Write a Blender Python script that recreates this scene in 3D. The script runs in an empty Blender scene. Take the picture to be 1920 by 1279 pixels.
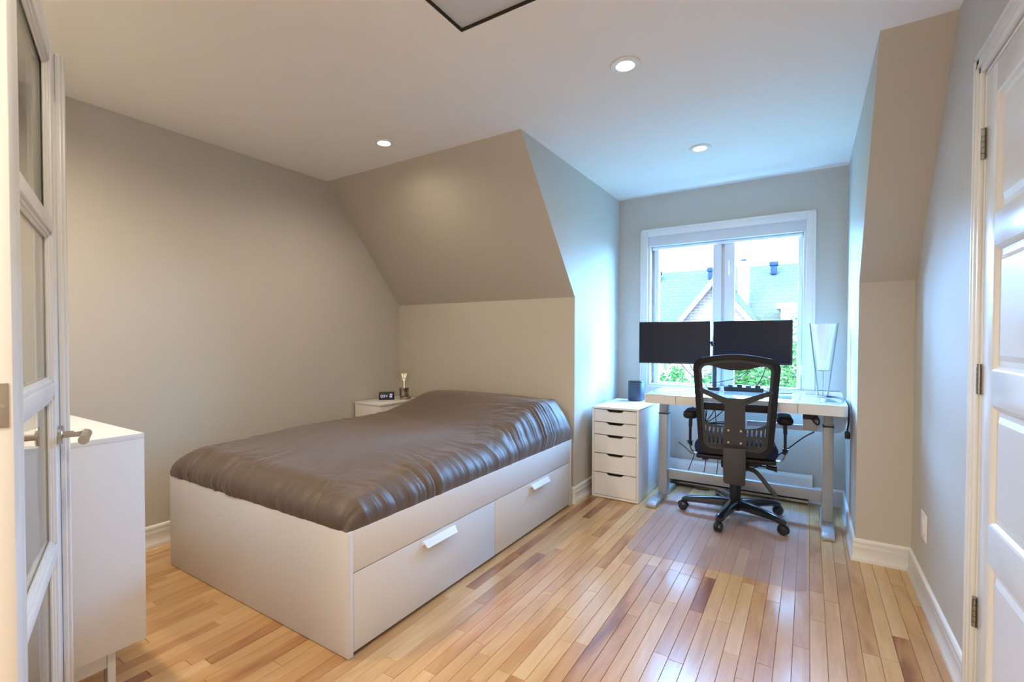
import bpy, bmesh, math, random
from mathutils import Vector, Matrix, noise
R = math.radians
scene = bpy.context.scene
COL = scene.collection
random.seed(7)

# ------------------------------------------------------------------ calibrated room (metres)
H = 1.2182
FW = Vector((-0.5467811, 0.8370643, -0.01880937))
RT = Vector((0.83720114, 0.54689409, 0.00105039))
UP = Vector((-0.01116598, 0.01517289, 0.99982254))
XL, XR, AL, AR = -3.211, 0.463, -1.443, 0.228
K, S, YB, ZK, ZC = 3.316, 2.511, 4.3026, 1.527, 2.4637
YF = 0.12      # entry wall (room side)
YH = -1.9      # far end of hall behind the camera

# ------------------------------------------------------------------ camera
cam = bpy.data.cameras.new('camera'); camo = bpy.data.objects.new('camera', cam); COL.objects.link(camo)
m = Matrix((RT, UP, -FW)).transposed().to_4x4(); m.translation = Vector((0, 0, H)); camo.matrix_world = m
cam.sensor_fit = 'HORIZONTAL'; cam.sensor_width = 36.0; cam.lens = 906.95 / 1920 * 36
cam.shift_x = -(923.534 - 960) / 1920; cam.shift_y = (652.518 - 639.5) / 1920
cam.clip_start = 0.02; cam.clip_end = 300
scene.camera = camo

# ------------------------------------------------------------------ colour management
scene.view_settings.view_transform = 'Standard'; scene.view_settings.look = 'None'
scene.view_settings.gamma = 1.0; scene.view_settings.use_curve_mapping = False
scene.view_settings.exposure = 0.10

# ------------------------------------------------------------------ sky and sun
world = bpy.data.worlds.new('world'); scene.world = world; world.use_nodes = True
wn, wl = world.node_tree.nodes, world.node_tree.links; wn.clear()
wo = wn.new('ShaderNodeOutputWorld'); wb = wn.new('ShaderNodeBackground')
tc = wn.new('ShaderNodeTexCoord'); sx = wn.new('ShaderNodeSeparateXYZ'); rp = wn.new('ShaderNodeValToRGB')
rp.color_ramp.elements[0].position = 0.0; rp.color_ramp.elements[0].color = (0.235, 0.53, 1.0, 1)
rp.color_ramp.elements[1].position = 0.7; rp.color_ramp.elements[1].color = (0.20, 0.49, 1.0, 1)
wl.new(tc.outputs['Generated'], sx.inputs[0]); wl.new(sx.outputs['Z'], rp.inputs[0])
wl.new(rp.outputs[0], wb.inputs[0]); wl.new(wb.outputs[0], wo.inputs[0])
wb.inputs[1].default_value = 82.0

def add_light(name, kind, loc, energy, color=(1, 1, 1), direction=None, **kw):
    l = bpy.data.lights.new(name, kind); o = bpy.data.objects.new(name, l); COL.objects.link(o)
    o.location = loc; l.energy = energy; l.color = color
    if direction: o.rotation_euler = Vector(direction).to_track_quat('-Z', 'Y').to_euler()
    for k, v in kw.items(): setattr(l, k, v)
    return o
add_light('sun', 'SUN', (0, -5, 12), 12.0, (1.0, 0.95, 0.88), (0.35, 0.75, -0.75), angle=R(0.6))
# portal: only guides sky sampling through the window opening
po = add_light('window_portal', 'AREA', (-0.60, YB + 0.13, 1.46), 1.0, (1, 1, 1), (0, -1, 0), shape='RECTANGLE', size=1.2, size_y=1.3)
po.data.cycles.is_portal = True

DOWN = (1.0, 0.845, 0.62)
LAMPS = [(-0.710, 2.186), (-0.606, 3.393), (-2.268, 2.211), (-2.268, 0.57), (-0.70, 0.57)]
LAMP_W = [25.0, 6.0, 38.0, 84.0, 38.0]
HALL_W = 34.0

# ------------------------------------------------------------------ materials
def mat(name, color, rough=0.5, metal=0.0, noise_amt=0.0, noise_scale=20, bump=0.0, bump_scale=200, spec=0.5, coat=0.0, sheen=0.0, trans=0.0, emit=None, es=0.0, aniso=0.0):
    mt = bpy.data.materials.new(name); mt.use_nodes = True
    n, l = mt.node_tree.nodes, mt.node_tree.links; b = n['Principled BSDF']
    b.inputs['Base Color'].default_value = (*color, 1); b.inputs['Roughness'].default_value = rough
    b.inputs['Metallic'].default_value = metal; b.inputs['Specular IOR Level'].default_value = spec
    b.inputs['Coat Weight'].default_value = coat; b.inputs['Sheen Weight'].default_value = sheen
    b.inputs['Transmission Weight'].default_value = trans
    if emit: b.inputs['Emission Color'].default_value = (*emit, 1); b.inputs['Emission Strength'].default_value = es
    t = n.new('ShaderNodeTexCoord')
    nz = n.new('ShaderNodeTexNoise'); nz.inputs['Scale'].default_value = noise_scale; nz.inputs['Detail'].default_value = 4
    l.new(t.outputs['Object'], nz.inputs['Vector'])
    mx = n.new('ShaderNodeMix'); mx.data_type = 'RGBA'
    mx.inputs['A'].default_value = (*[c * (1 - noise_amt) for c in color], 1)
    mx.inputs['B'].default_value = (*[min(1, c * (1 + noise_amt)) for c in color], 1)
    l.new(nz.outputs['Fac'], mx.inputs['Factor']); l.new(mx.outputs['Result'], b.inputs['Base Color'])
    if bump > 0:
        nb = n.new('ShaderNodeTexNoise'); nb.inputs['Scale'].default_value = bump_scale; nb.inputs['Detail'].default_value = 3
        l.new(t.outputs['Object'], nb.inputs['Vector'])
        bp = n.new('ShaderNodeBump'); bp.inputs['Strength'].default_value = bump; bp.inputs['Distance'].default_value = 0.002
        l.new(nb.outputs['Fac'], bp.inputs['Height']); l.new(bp.outputs[0], b.inputs['Normal'])
    return mt

M = {}
M['wall'] = mat('greige_paint', (0.565, 0.528, 0.462), 0.62, noise_amt=0.015, noise_scale=3, bump=0.0, spec=0.35)
M['ceiling'] = mat('ceiling_paint', (0.90, 0.885, 0.84), 0.7, noise_amt=0.01, noise_scale=3, spec=0.3)
M['hatch'] = mat('hatch_paint', (0.68, 0.68, 0.665), 0.6)
M['trim'] = mat('white_trim_paint', (0.83, 0.83, 0.81), 0.28, noise_amt=0.01)
M['door'] = mat('white_door_paint', (0.80, 0.80, 0.79), 0.25, noise_amt=0.01)
M['laminate'] = mat('white_laminate', (0.80, 0.79, 0.77), 0.32, noise_amt=0.01)
M['bedwhite'] = mat('bed_laminate', (0.76, 0.735, 0.70), 0.35, noise_amt=0.01, noise_scale=6)
M['dark_gap'] = mat('dark_gap', (0.03, 0.028, 0.025), 0.8)
M['steel'] = mat('brushed_steel', (0.50, 0.47, 0.43), 0.28, metal=1.0, noise_amt=0.1, noise_scale=90)
M['steel_dark'] = mat('aged_steel', (0.34, 0.31, 0.28), 0.35, metal=1.0, noise_amt=0.1, noise_scale=90)
M['alu'] = mat('silver_powdercoat', (0.40, 0.42, 0.44), 0.42, metal=0.2, noise_amt=0.02)
M['deskwhite'] = mat('desk_white', (0.78, 0.77, 0.74), 0.3)
M['glasstop'] = mat('white_glass', (0.84, 0.86, 0.86), 0.04, coat=0.6)
M['black'] = mat('black_plastic', (0.012, 0.012, 0.014), 0.45, spec=.35, noise_amt=0.05)
M['blackmesh'] = mat('black_mesh_fabric', (0.02, 0.022, 0.026), 0.6)
M['grayplastic'] = mat('grey_plastic', (0.055, 0.056, 0.060), 0.5, spec=0.3)
M['blackgloss'] = mat('glossy_base_plastic', (0.012, 0.013, 0.016), 0.22, coat=0.3)
M['bluefab'] = mat('blue_seat_fabric', (0.004, 0.012, 0.065), 0.8, noise_amt=0.2, noise_scale=300, bump=0.4, bump_scale=900)
M['screen'] = mat('monitor_screen', (0.006, 0.009, 0.018), 0.38, spec=0.3)
M['bezel'] = mat('monitor_bezel', (0.015, 0.015, 0.016), 0.35)
M['shade'] = mat('frosted_shade', (0.88, 0.86, 0.83), 0.5)
M['speaker'] = mat('speaker_grille', (0.03, 0.04, 0.06), 0.45, bump=0.5, bump_scale=1200)
M['metalwarm'] = mat('pewter', (0.42, 0.37, 0.32), 0.32, metal=1.0, noise_amt=0.1, noise_scale=60)
M['clockblack'] = mat('clock_wood_black', (0.015, 0.014, 0.014), 0.4, noise_amt=0.2, noise_scale=50)
M['digits'] = mat('clock_digits', (0.7, 0.7, 0.9), 0.5, emit=(0.65, 0.65, 1.0), es=0.7)
M['filament'] = mat('filament', (0.9, 0.8, 0.6), 0.3, emit=(1, 0.85, 0.6), es=0.6)
M['vinyl'] = mat('window_vinyl', (0.82, 0.84, 0.87), 0.3)
M['valance'] = mat('valance_white', (0.70, 0.72, 0.76), 0.45)
M['bulbface'] = mat('lamp_face', (1, 0.95, 0.85), 0.5, emit=(1.0, 0.86, 0.64), es=22.0)
M['plate'] = mat('switch_plastic', (0.86, 0.84, 0.80), 0.3)
M['paperwhite'] = mat('tray_white', (0.82, 0.80, 0.77), 0.4)
M['dark_subfloor'] = mat('subfloor', (0.10, 0.05, 0.025), 0.9)  # dark subfloor sunk below the planks, seen as lines at the joints
M['fascia'] = mat('white_fascia', (0.30, 0.30, 0.29), 0.6)
M['siding'] = mat('stucco', (0.75, 0.74, 0.72), 0.8)
M['grass'] = mat('lawn', (0.03, 0.05, 0.015), 0.9, noise_amt=0.3, noise_scale=2)
M['leaf'] = mat('leaves', (0.030, 0.058, 0.012), 0.6, spec=0.0, noise_amt=0.35, noise_scale=3)
M['bark'] = mat('bark', (0.10, 0.07, 0.05), 0.9)
M['vent'] = mat('vent_metal', (0.012, 0.014, 0.02), 0.6, spec=0.0)

def glass_mat(name, color, rough=0.0, ior=1.45, single=False):
    mt = bpy.data.materials.new(name); mt.use_nodes = True
    n, l = mt.node_tree.nodes, mt.node_tree.links; n.clear()
    o = n.new('ShaderNodeOutputMaterial'); tr = n.new('ShaderNodeBsdfTransparent'); gl = n.new('ShaderNodeBsdfGlossy')
    fr = n.new('ShaderNodeFresnel'); fr.inputs['IOR'].default_value = ior
    tr.inputs[0].default_value = (*color, 1); gl.inputs['Roughness'].default_value = rough
    mx = n.new('ShaderNodeMixShader')
    if single:
        g_ = n.new('ShaderNodeNewGeometry'); inv = n.new('ShaderNodeMath'); inv.operation = 'SUBTRACT'; inv.inputs[0].default_value = 1; l.new(g_.outputs['Backfacing'], inv.inputs[1])
        mu = n.new('ShaderNodeMath'); mu.operation = 'MULTIPLY'; l.new(fr.outputs[0], mu.inputs[0]); l.new(inv.outputs[0], mu.inputs[1]); l.new(mu.outputs[0], mx.inputs[0])
    else: l.new(fr.outputs[0], mx.inputs[0])
    l.new(tr.outputs[0], mx.inputs[1]); l.new(gl.outputs[0], mx.inputs[2])
    l.new(mx.outputs[0], o.inputs[0]); return mt
M['pane'] = glass_mat('window_glass', (0.96, 0.98, 0.99), ior=1.4, single=True)
M['doorglass'] = glass_mat('door_glass', (0.93, 0.94, 0.93), ior=3.2, single=True)
M['bulbglass'] = glass_mat('bulb_glass', (0.96, 0.96, 0.93), ior=1.4, single=True)

def floor_mat():
    mt = bpy.data.materials.new('varnished_birch'); mt.use_nodes = True
    n, l = mt.node_tree.nodes, mt.node_tree.links; b = n['Principled BSDF']
    at = n.new('ShaderNodeAttribute'); at.attribute_name = 'tone'; at.attribute_type = 'GEOMETRY'
    g = n.new('ShaderNodeNewGeometry')
    # shift grain per plank
    off = n.new('ShaderNodeVectorMath'); off.operation = 'MULTIPLY_ADD'
    cb = n.new('ShaderNodeCombineXYZ'); l.new(at.outputs['Fac'], cb.inputs[0]); l.new(at.outputs['Fac'], cb.inputs[1]); l.new(at.outputs['Fac'], cb.inputs[2])
    off.inputs[1].default_value = (37, 53, 71); l.new(cb.outputs[0], off.inputs[0]); l.new(g.outputs['Position'], off.inputs[2])
    mp = n.new('ShaderNodeMapping'); mp.inputs['Scale'].default_value = (26, 2.2, 10); l.new(off.outputs[0], mp.inputs[0])
    nz = n.new('ShaderNodeTexNoise'); nz.inputs['Scale'].default_value = 1.6; nz.inputs['Detail'].default_value = 6; nz.inputs['Roughness'].default_value = .6
    nz.inputs['Distortion'].default_value = 1.0
    l.new(mp.outputs[0], nz.inputs['Vector'])
    mp2 = n.new('ShaderNodeMapping'); mp2.inputs['Scale'].default_value = (9, 1.6, 5); l.new(off.outputs[0], mp2.inputs[0])
    n2 = n.new('ShaderNodeTexNoise'); n2.inputs['Scale'].default_value = 1.0; n2.inputs['Detail'].default_value = 3; n2.inputs['Distortion'].default_value = 1.5
    l.new(mp2.outputs[0], n2.inputs['Vector'])
    rm = n.new('ShaderNodeValToRGB'); e = rm.color_ramp.elements
    e[0].position = 0.0; e[0].color = (0.25, 0.095, 0.038, 1)
    e[1].position = 1.0; e[1].color = (0.71, 0.475, 0.25, 1)
    for p, c in ((0.12, (0.36, 0.155, 0.06)), (0.3, (0.51, 0.265, 0.105)), (0.55, (0.60, 0.35, 0.15)), (0.8, (0.66, 0.415, 0.195))):
        x = e.new(p); x.color = (*c, 1)
    ad = n.new('ShaderNodeMath'); ad.operation = 'MULTIPLY_ADD'; ad.inputs[1].default_value = 1.0; ad.inputs[2].default_value = -0.5
    l.new(n2.outputs['Fac'], ad.inputs[0])
    ad2 = n.new('ShaderNodeMath'); ad2.operation = 'ADD'; ad2.use_clamp = True
    l.new(ad.outputs[0], ad2.inputs[0]); l.new(at.outputs['Fac'], ad2.inputs[1])
    l.new(ad2.outputs[0], rm.inputs[0])
    gr = n.new('ShaderNodeMapRange'); gr.inputs['From Min'].default_value = .3; gr.inputs['From Max'].default_value = .75
    gr.inputs['To Min'].default_value = 1.05; gr.inputs['To Max'].default_value = .86; l.new(nz.outputs['Fac'], gr.inputs['Value'])
    mu = n.new('ShaderNodeVectorMath'); mu.operation = 'SCALE'; l.new(rm.outputs[0], mu.inputs[0]); l.new(gr.outputs[0], mu.inputs['Scale'])
    l.new(mu.outputs[0], b.inputs['Base Color'])
    b.inputs['Roughness'].default_value = 0.30; b.inputs['Coat Weight'].default_value = 0.35; b.inputs['Coat Roughness'].default_value = 0.16
    bp = n.new('ShaderNodeBump'); bp.inputs['Strength'].default_value = .06; bp.inputs['Distance'].default_value = .002
    l.new(nz.outputs['Fac'], bp.inputs['Height']); l.new(bp.outputs[0], b.inputs['Normal'])
    return mt
M['floor'] = floor_mat()

def duvet_mat():
    mt = mat('brown_satin', (0.120, 0.085, 0.066), 0.50, spec=0.45, sheen=0.30, noise_amt=0.03, noise_scale=5)
    mt.node_tree.nodes['Principled BSDF'].inputs['Sheen Roughness'].default_value = .4
    mt.node_tree.nodes['Principled BSDF'].inputs['Sheen Tint'].default_value = (.9, .75, .65, 1)
    return mt
M['duvet'] = duvet_mat()

def mat_clear():
    mt = bpy.data.materials.new('clear_mat_vinyl'); mt.use_nodes = True
    n, l = mt.node_tree.nodes, mt.node_tree.links; b = n['Principled BSDF']
    b.inputs['Base Color'].default_value = (0.70, 0.64, 0.74, 1); b.inputs['Roughness'].default_value = 0.32; b.inputs['Coat Weight'].default_value = .4
    b.inputs['Coat Roughness'].default_value = .2
    tr = n.new('ShaderNodeBsdfTransparent'); tr.inputs[0].default_value = (0.975, 0.965, 0.985, 1)
    mx = n.new('ShaderNodeMixShader'); mx.inputs[0].default_value = 0.165
    l.new(tr.outputs[0], mx.inputs[1]); l.new(b.outputs[0], mx.inputs[2]); l.new(mx.outputs[0], n['Material Output'].inputs[0])
    return mt
M['clearmat'] = mat_clear()

def brick_mat(name, c1, c2, mortar, sx_=4.5, w=.5, h=.16):
    mt = bpy.data.materials.new(name); mt.use_nodes = True
    n, l = mt.node_tree.nodes, mt.node_tree.links; b = n['Principled BSDF']; b.inputs['Roughness'].default_value = .85; b.inputs['Specular IOR Level'].default_value = 0.0
    t = n.new('ShaderNodeTexCoord'); mp = n.new('ShaderNodeMapping'); mp.inputs['Rotation'].default_value = (R(90), 0, 0)
    br = n.new('ShaderNodeTexBrick'); br.inputs['Color1'].default_value = (*c1, 1); br.inputs['Color2'].default_value = (*c2, 1); br.inputs['Mortar'].default_value = (*mortar, 1)
    br.inputs['Scale'].default_value = sx_; br.inputs['Brick Width'].default_value = w; br.inputs['Row Height'].default_value = h; br.inputs['Mortar Size'].default_value = .02
    l.new(t.outputs['Object'], mp.inputs[0]); l.new(mp.outputs[0], br.inputs['Vector']); l.new(br.outputs['Color'], b.inputs['Base Color'])
    return mt
M['brick'] = brick_mat('red_brick', (0.095, 0.042, 0.030), (0.115, 0.055, 0.040), (0.11, 0.09, 0.075), 2.0, .5, .17)
M['shingle'] = brick_mat('grey_shingles', (0.032, 0.030, 0.020), (0.038, 0.036, 0.024), (0.027, 0.025, 0.017), 1.0, .30, .14)

# ------------------------------------------------------------------ mesh helpers
class MB:
    def __init__(s): s.bm = bmesh.new()
    def _bevel(s, vs, w, seg=2):
        es = list({e for v in vs for e in v.link_edges})
        bmesh.ops.bevel(s.bm, geom=es, offset=w, segments=seg, affect='EDGES', profile=0.5)
    def box(s, x0, x1, y0, y1, z0, z1, bev=0.0, mtx=None, seg=2):
        v = bmesh.ops.create_cube(s.bm, size=1.0)['verts']
        for p in v: p.co = Vector(((x0 + x1) / 2 + p.co.x * (x1 - x0), (y0 + y1) / 2 + p.co.y * (y1 - y0), (z0 + z1) / 2 + p.co.z * (z1 - z0)))
        if mtx: 
            for p in v: p.co = mtx @ p.co
        if bev: s._bevel(v, bev, seg)
        return s
    def prism(s, pts, axis, a, b, bev=0.0, holes=()):
        """pts 2-D outline in the two other axes (in order), extruded from a to b along axis"""
        def mk(p, t):
            if axis == 'x': return (t, p[0], p[1])
            if axis == 'y': return (p[0], t, p[1])
            return (p[0], p[1], t)
        if not holes:
            lo = [s.bm.verts.new(mk(p, a)) for p in pts]; hi = [s.bm.verts.new(mk(p, b)) for p in pts]; n = len(pts)
            fs = [s.bm.faces.new(lo[::-1]), s.bm.faces.new(hi)]
            for i in range(n): fs.append(s.bm.faces.new((lo[i], lo[(i + 1) % n], hi[(i + 1) % n], hi[i])))
            bmesh.ops.recalc_face_normals(s.bm, faces=fs)
            if bev: s._bevel(lo + hi, bev)
            return s
        tmp = []; es = []
        for loop in [pts] + list(holes):
            vs = [s.bm.verts.new(mk(p, a)) for p in loop]; tmp += vs
            es += [s.bm.edges.new((vs[i], vs[(i + 1) % len(vs)])) for i in range(len(vs))]
        r = bmesh.ops.triangle_fill(s.bm, use_beauty=True, edges=es)
        fs = [g for g in r['geom'] if isinstance(g, bmesh.types.BMFace)]
        ex = bmesh.ops.extrude_face_region(s.bm, geom=fs)
        vv = [g for g in ex['geom'] if isinstance(g, bmesh.types.BMVert)]
        d = Vector(mk((0, 0), b - a)) if axis != 'x' else Vector((b - a, 0, 0))
        bmesh.ops.translate(s.bm, verts=vv, vec=d)
        bmesh.ops.recalc_face_normals(s.bm, faces=s.bm.faces[:])
        return s
    def tube(s, pts, r, n=8, cap=True, closed=False, sq=None):
        pts = [Vector(p) for p in pts]; rings = []; prev = None
        N = len(pts)
        for i, p in enumerate(pts):
            if closed: t = pts[(i + 1) % N] - pts[i - 1]
            else: t = pts[min(i + 1, N - 1)] - pts[max(i - 1, 0)]
            t.normalize()
            if prev is None:
                ref = Vector((0, 0, 1)) if abs(t.z) < .9 else Vector((1, 0, 0))
                if sq: ref = Vector(sq[2])
                u = (ref - t * ref.dot(t)).normalized()
            else: u = (prev - t * prev.dot(t)).normalized()
            if sq:
                ref = Vector(sq[2]); u = (ref - t * ref.dot(t)).normalized()
            prev = u; w = t.cross(u)
            rr = r[i] if isinstance(r, (list, tuple)) else r
            ring = []
            for k in range(n):
                a = 2 * math.pi * k / n
                if sq:   # superellipse section: sq = (half u, half w, ref vector)
                    c_, s_ = math.cos(a), math.sin(a); ex = 0.6
                    o = u * (sq[0] * math.copysign(abs(c_) ** ex, c_)) + w * (sq[1] * math.copysign(abs(s_) ** ex, s_))
                else: o = (u * math.cos(a) + w * math.sin(a)) * rr
                ring.append(s.bm.verts.new(p + o))
            rings.append(ring)
        for i in range(N if closed else N - 1):
            A, B = rings[i], rings[(i + 1) % N]
            for k in range(n): s.bm.faces.new((A[k], A[(k + 1) % n], B[(k + 1) % n], B[k]))
        if cap and not closed: s.bm.faces.new(rings[0][::-1]); s.bm.faces.new(rings[-1])
        return s
    def lathe(s, prof, cx, cy, cz=0, n=32, mtx=None):
        """prof list of (r, z); closed with caps when r=0"""
        rings = []
        for r, z in prof:
            if r < 1e-6: v = s.bm.verts.new((cx, cy, cz + z)); rings.append([v])
            else: rings.append([s.bm.verts.new((cx + r * math.cos(2 * math.pi * k / n), cy + r * math.sin(2 * math.pi * k / n), cz + z)) for k in range(n)])
        for A, B in zip(rings, rings[1:]):
            if len(A) == 1 and len(B) == 1: continue
            for k in range(n):
                k2 = (k + 1) % n
                if len(A) == 1: s.bm.faces.new((A[0], B[k2], B[k]))
                elif len(B) == 1: s.bm.faces.new((A[k], A[k2], B[0]))
                else: s.bm.faces.new((A[k], A[k2], B[k2], B[k]))
        if mtx:
            for rg in rings:
                for v in rg: v.co = mtx @ v.co
        return s
    def cyl(s, p0, p1, r, n=20):
        return s.tube([p0, p1], r, n)
    def xform(s, mtx):
        for v in s.bm.verts: v.co = mtx @ v.co
        return s
    def build(s, name, material, parent=None, smooth=True, angle=35, mods=None):
        bmesh.ops.recalc_face_normals(s.bm, faces=s.bm.faces[:])
        me = bpy.data.meshes.new(name)
        off = Vector((0, 0, 0)); p = parent
        while p is not None: off += p.location; p = p.parent
        if off.length:
            for v in s.bm.verts: v.co -= off
        s.bm.to_mesh(me); s.bm.free(); me.materials.append(material)
        if smooth:
            me.shade_smooth(); me.set_sharp_from_angle(angle=R(angle))
        o = bpy.data.objects.new(name, me); COL.objects.link(o)
        if parent: o.parent = parent
        return o

def thing(name, label, cat, loc, group=None, kind=None):
    o = bpy.data.objects.new(name, None); COL.objects.link(o); o.location = loc; o.empty_display_size = .1
    tag(o, label, cat, group, kind); return o
def tag(o, label=None, cat=None, group=None, kind=None):
    if label: o['label'] = label
    if cat: o['category'] = cat
    if group: o['group'] = group
    if kind: o['kind'] = kind
    return o
def struct(name, mb, m_, label, cat, **k):
    o = mb.build(name, m_, None, **k); tag(o, label, cat, None, 'structure'); return o
def rrect(x0, x1, y0, y1, r, n=6):
    out = []
    for cx, cy, a0 in ((x1 - r, y1 - r, 0), (x0 + r, y1 - r, 90), (x0 + r, y0 + r, 180), (x1 - r, y0 + r, 270)):
        for k in range(n + 1):
            a = R(a0 + 90 * k / n); out.append((cx + r * math.cos(a), cy + r * math.sin(a)))
    return out
def smooth_path(pts, n=8):
    """Catmull-Rom"""
    P = [Vector(p) for p in pts]; P = [2 * P[0] - P[1]] + P + [2 * P[-1] - P[-2]]; out = []
    for i in range(1, len(P) - 2):
        for k in range(n):
            t = k / n; a, b, c, d = P[i - 1], P[i], P[i + 1], P[i + 2]
            out.append(0.5 * ((2 * b) + (c - a) * t + (2 * a - 5 * b + 4 * c - d) * t * t + (3 * b - a - 3 * c + d) * t ** 3))
    out.append(P[-2]); return out

# ================================================================== SETTING
# ---- walls
b = MB(); b.box(XL - .12, XL, YH - .1, YB + .15, -.05, ZC + .1)
struct('wall_left', b, M['wall'], 'greige painted wall on the left behind dresser and bed', 'wall')
WX0, WX1, WZ0, WZ1 = -1.186, -0.018, 0.808, 2.110
b = MB(); b.box(XL - .12, WX0, YB, YB + .15, -.05, ZC + .1); b.box(WX1, XR + .12, YB, YB + .15, -.05, ZC + .1)
b.box(WX0, WX1, YB, YB + .15, -.05, WZ0); b.box(WX0, WX1, YB, YB + .15, WZ1, ZC + .1)
struct('wall_back', b, M['wall'], 'wall of the dormer around the window, behind the desk', 'wall')
DY0, DY1, DZ = 1.372, 2.134, 2.056     # closet door opening
b = MB(); b.box(XR, XR + .12, YH - .1, DY0, -.05, ZC + .1); b.box(XR, XR + .12, DY1, YB + .15, -.05, ZC + .1); b.box(XR, XR + .12, DY0, DY1, DZ, ZC + .1)
b.box(XR + .10, XR + .12, DY0 - .05, DY1 + .05, -.05, DZ + .05)
struct('wall_right', b, M['wall'], 'wall on the right holding the panelled white door and light switch', 'wall')
b = MB(); b.box(XL, AL - .012, K, K + .1, -.05, ZK + .02)
struct('wall_bedhead', b, M['wall'], 'low wall behind the head of the bed under the slope', 'wall')
def slope(x0, x1):
    b = MB(); n = Vector((ZC - ZK, K - S)).normalized() * .1   # in (y,z)
    b.prism([(K, ZK), (S, ZC), (S + n.x, ZC + n.y), (K + n.x, ZK + n.y)], 'x', x0, x1); return b
struct('wall_slope_left', slope(XL, AL - .012), M['wall'], 'sloped wall above the head of the bed', 'wall')
cheek = [(K, -.05), (K, ZK), (S, ZC), (S, ZC + .02), (YB + .01, ZC + .02), (YB + .01, -.05)]
b = MB(); b.prism(cheek, 'x', AL - .012, AL); struct('wall_dormer_left', b, M['wall'], 'left side wall of the window dormer beside the drawer unit', 'wall')
b = MB(); b.prism(cheek, 'x', AR, AR + .012); struct('wall_dormer_right', b, M['wall'], 'right side wall of the window dormer beside the desk', 'wall')
b = MB(); b.box(AR + .012, XR, K, K + .1, -.05, ZK + .02)
struct('wall_pier', b, M['wall'], 'narrow low wall right of the dormer below the right slope', 'wall')
struct('wall_slope_right', slope(AR + .012, XR), M['wall'], 'narrow sloped wall right of the dormer', 'wall')
b = MB(); b.box(XL, -1.20, YF - .12, YF, -.05, ZC + .05); b.box(-1.20, XR, YF - .12, YF, 2.1, ZC + .05); 
struct('wall_front', b, M['wall'], 'entry wall behind the open glazed door', 'wall')
b = MB(); b.box(XL - .12, XR + .12, YH - .1, YH, -.05, ZC + .1); struct('wall_hall', b, M['wall'], 'wall at the end of the hall behind the viewpoint', 'wall')

# ---- ceiling with hatch opening
HX0, HX1, HY0, HY1 = -1.196, -0.58, 0.98, 1.598
b = MB()
b.box(XL - .12, HX0, YH - .1, YB + .15, ZC, ZC + .12); b.box(HX1, XR + .12, YH - .1, YB + .15, ZC, ZC + .12)
b.box(HX0, HX1, YH - .1, HY0, ZC, ZC + .12); b.box(HX0, HX1, HY1, YB + .15, ZC, ZC + .12); b.box(HX0, HX1, HY0, HY1, ZC + .07, ZC + .12)
ceil = struct('ceiling', b, M['ceiling'], 'flat off-white ceiling with recessed lights', 'ceiling')
h = thing('attic_hatch', 'grey square attic hatch panel set in the ceiling at top', 'hatch', ((HX0 + HX1) / 2, (HY0 + HY1) / 2, ZC + .012))
b = MB(); b.box(HX0 + .006, HX1 - .006, HY0 + .006, HY1 - .006, ZC + .012, ZC + .03, .002); b.build('panel', M['hatch'], h)
b = MB(); b.box(HX0, HX0 + .004, HY0, HY1, ZC + .002, ZC + .069); b.box(HX0, HX1, HY1 - .004, HY1, ZC + .002, ZC + .069)
b.box(HX1 - .004, HX1, HY0, HY1, ZC + .002, ZC + .069); b.box(HX0, HX1, HY0, HY0 + .004, ZC + .002, ZC + .069); b.build('gap_shade', M['dark_gap'], h)  # near-black strips stand in for the shaded gap around the panel

# ---- floor: subfloor with planks as parts
b = MB(); b.box(XL - .12, XR + .12, YH - .1, YB + .15, -.12, -.0185)
floor = struct('floor', b, M['dark_subfloor'], 'varnished birch strip floor running towards the window', 'floor', smooth=False)
W = 0.0567; XO = -0.663
def proj(x, y, z=0):
    d = Vector((x, y, z)) - Vector((0, 0, H)); w_ = d.dot(FW)
    if w_ < .2: return None
    return (923.534 + 906.95 * d.dot(RT) / w_, 652.518 - 906.95 * d.dot(UP) / w_, w_)
planks = []
k0 = math.floor((XL - XO) / W); k1 = math.ceil((XR - XO) / W)
for k in range(k0, k1):
    x0 = max(XO + k * W, XL); x1 = min(XO + (k + 1) * W, XR)
    if x1 - x0 < .004: continue
    y = YH + random.uniform(-.6, 0)
    while y < YB:
        L = random.choice((.28, .4, .5, .62, .75, .9, 1.1)) * random.uniform(.85, 1.15)
        y1 = min(y + L, YB); y0 = max(y, YH)
        if y1 - y0 > .01:
            r = random.random()
            tone = random.gauss(.68, .15) if r > .34 else (random.gauss(.42, .08) if r > .1 else random.uniform(.05, .25))
            planks.append((x0, x1, y0, y1, min(1, max(0, tone))))
        y += L
def plank_visible(p):
    x0, x1, y0, y1, t = p
    best = None
    for yy in [y0 + (y1 - y0) * i / 6 for i in range(7)]:
        xx = (x0 + x1) / 2
        if -2.87 < xx < -1.44 and yy > 1.21: continue
        if xx < -1.9 and yy < .73: continue
        if AL - .02 < xx and yy > YB: continue
        if (xx < AL or xx > AR) and yy > K: continue
        q = proj(xx, yy)
        if q and 0 <= q[0] <= 1920 and 0 <= q[1] <= 1279:
            a = (y1 - y0) * (x1 - x0) / q[2] ** 3 * H
            if best is None or a > best: best = a
    return best
vis = [(plank_visible(p), p) for p in planks]
vis_s = sorted([v for v in vis if v[0] is not None], key=lambda v: -v[0])
chosen = [v[1] for v in vis_s[:300]]; cs = set(map(id, chosen)); rest = [p for p in planks if id(p) not in cs]
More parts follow.
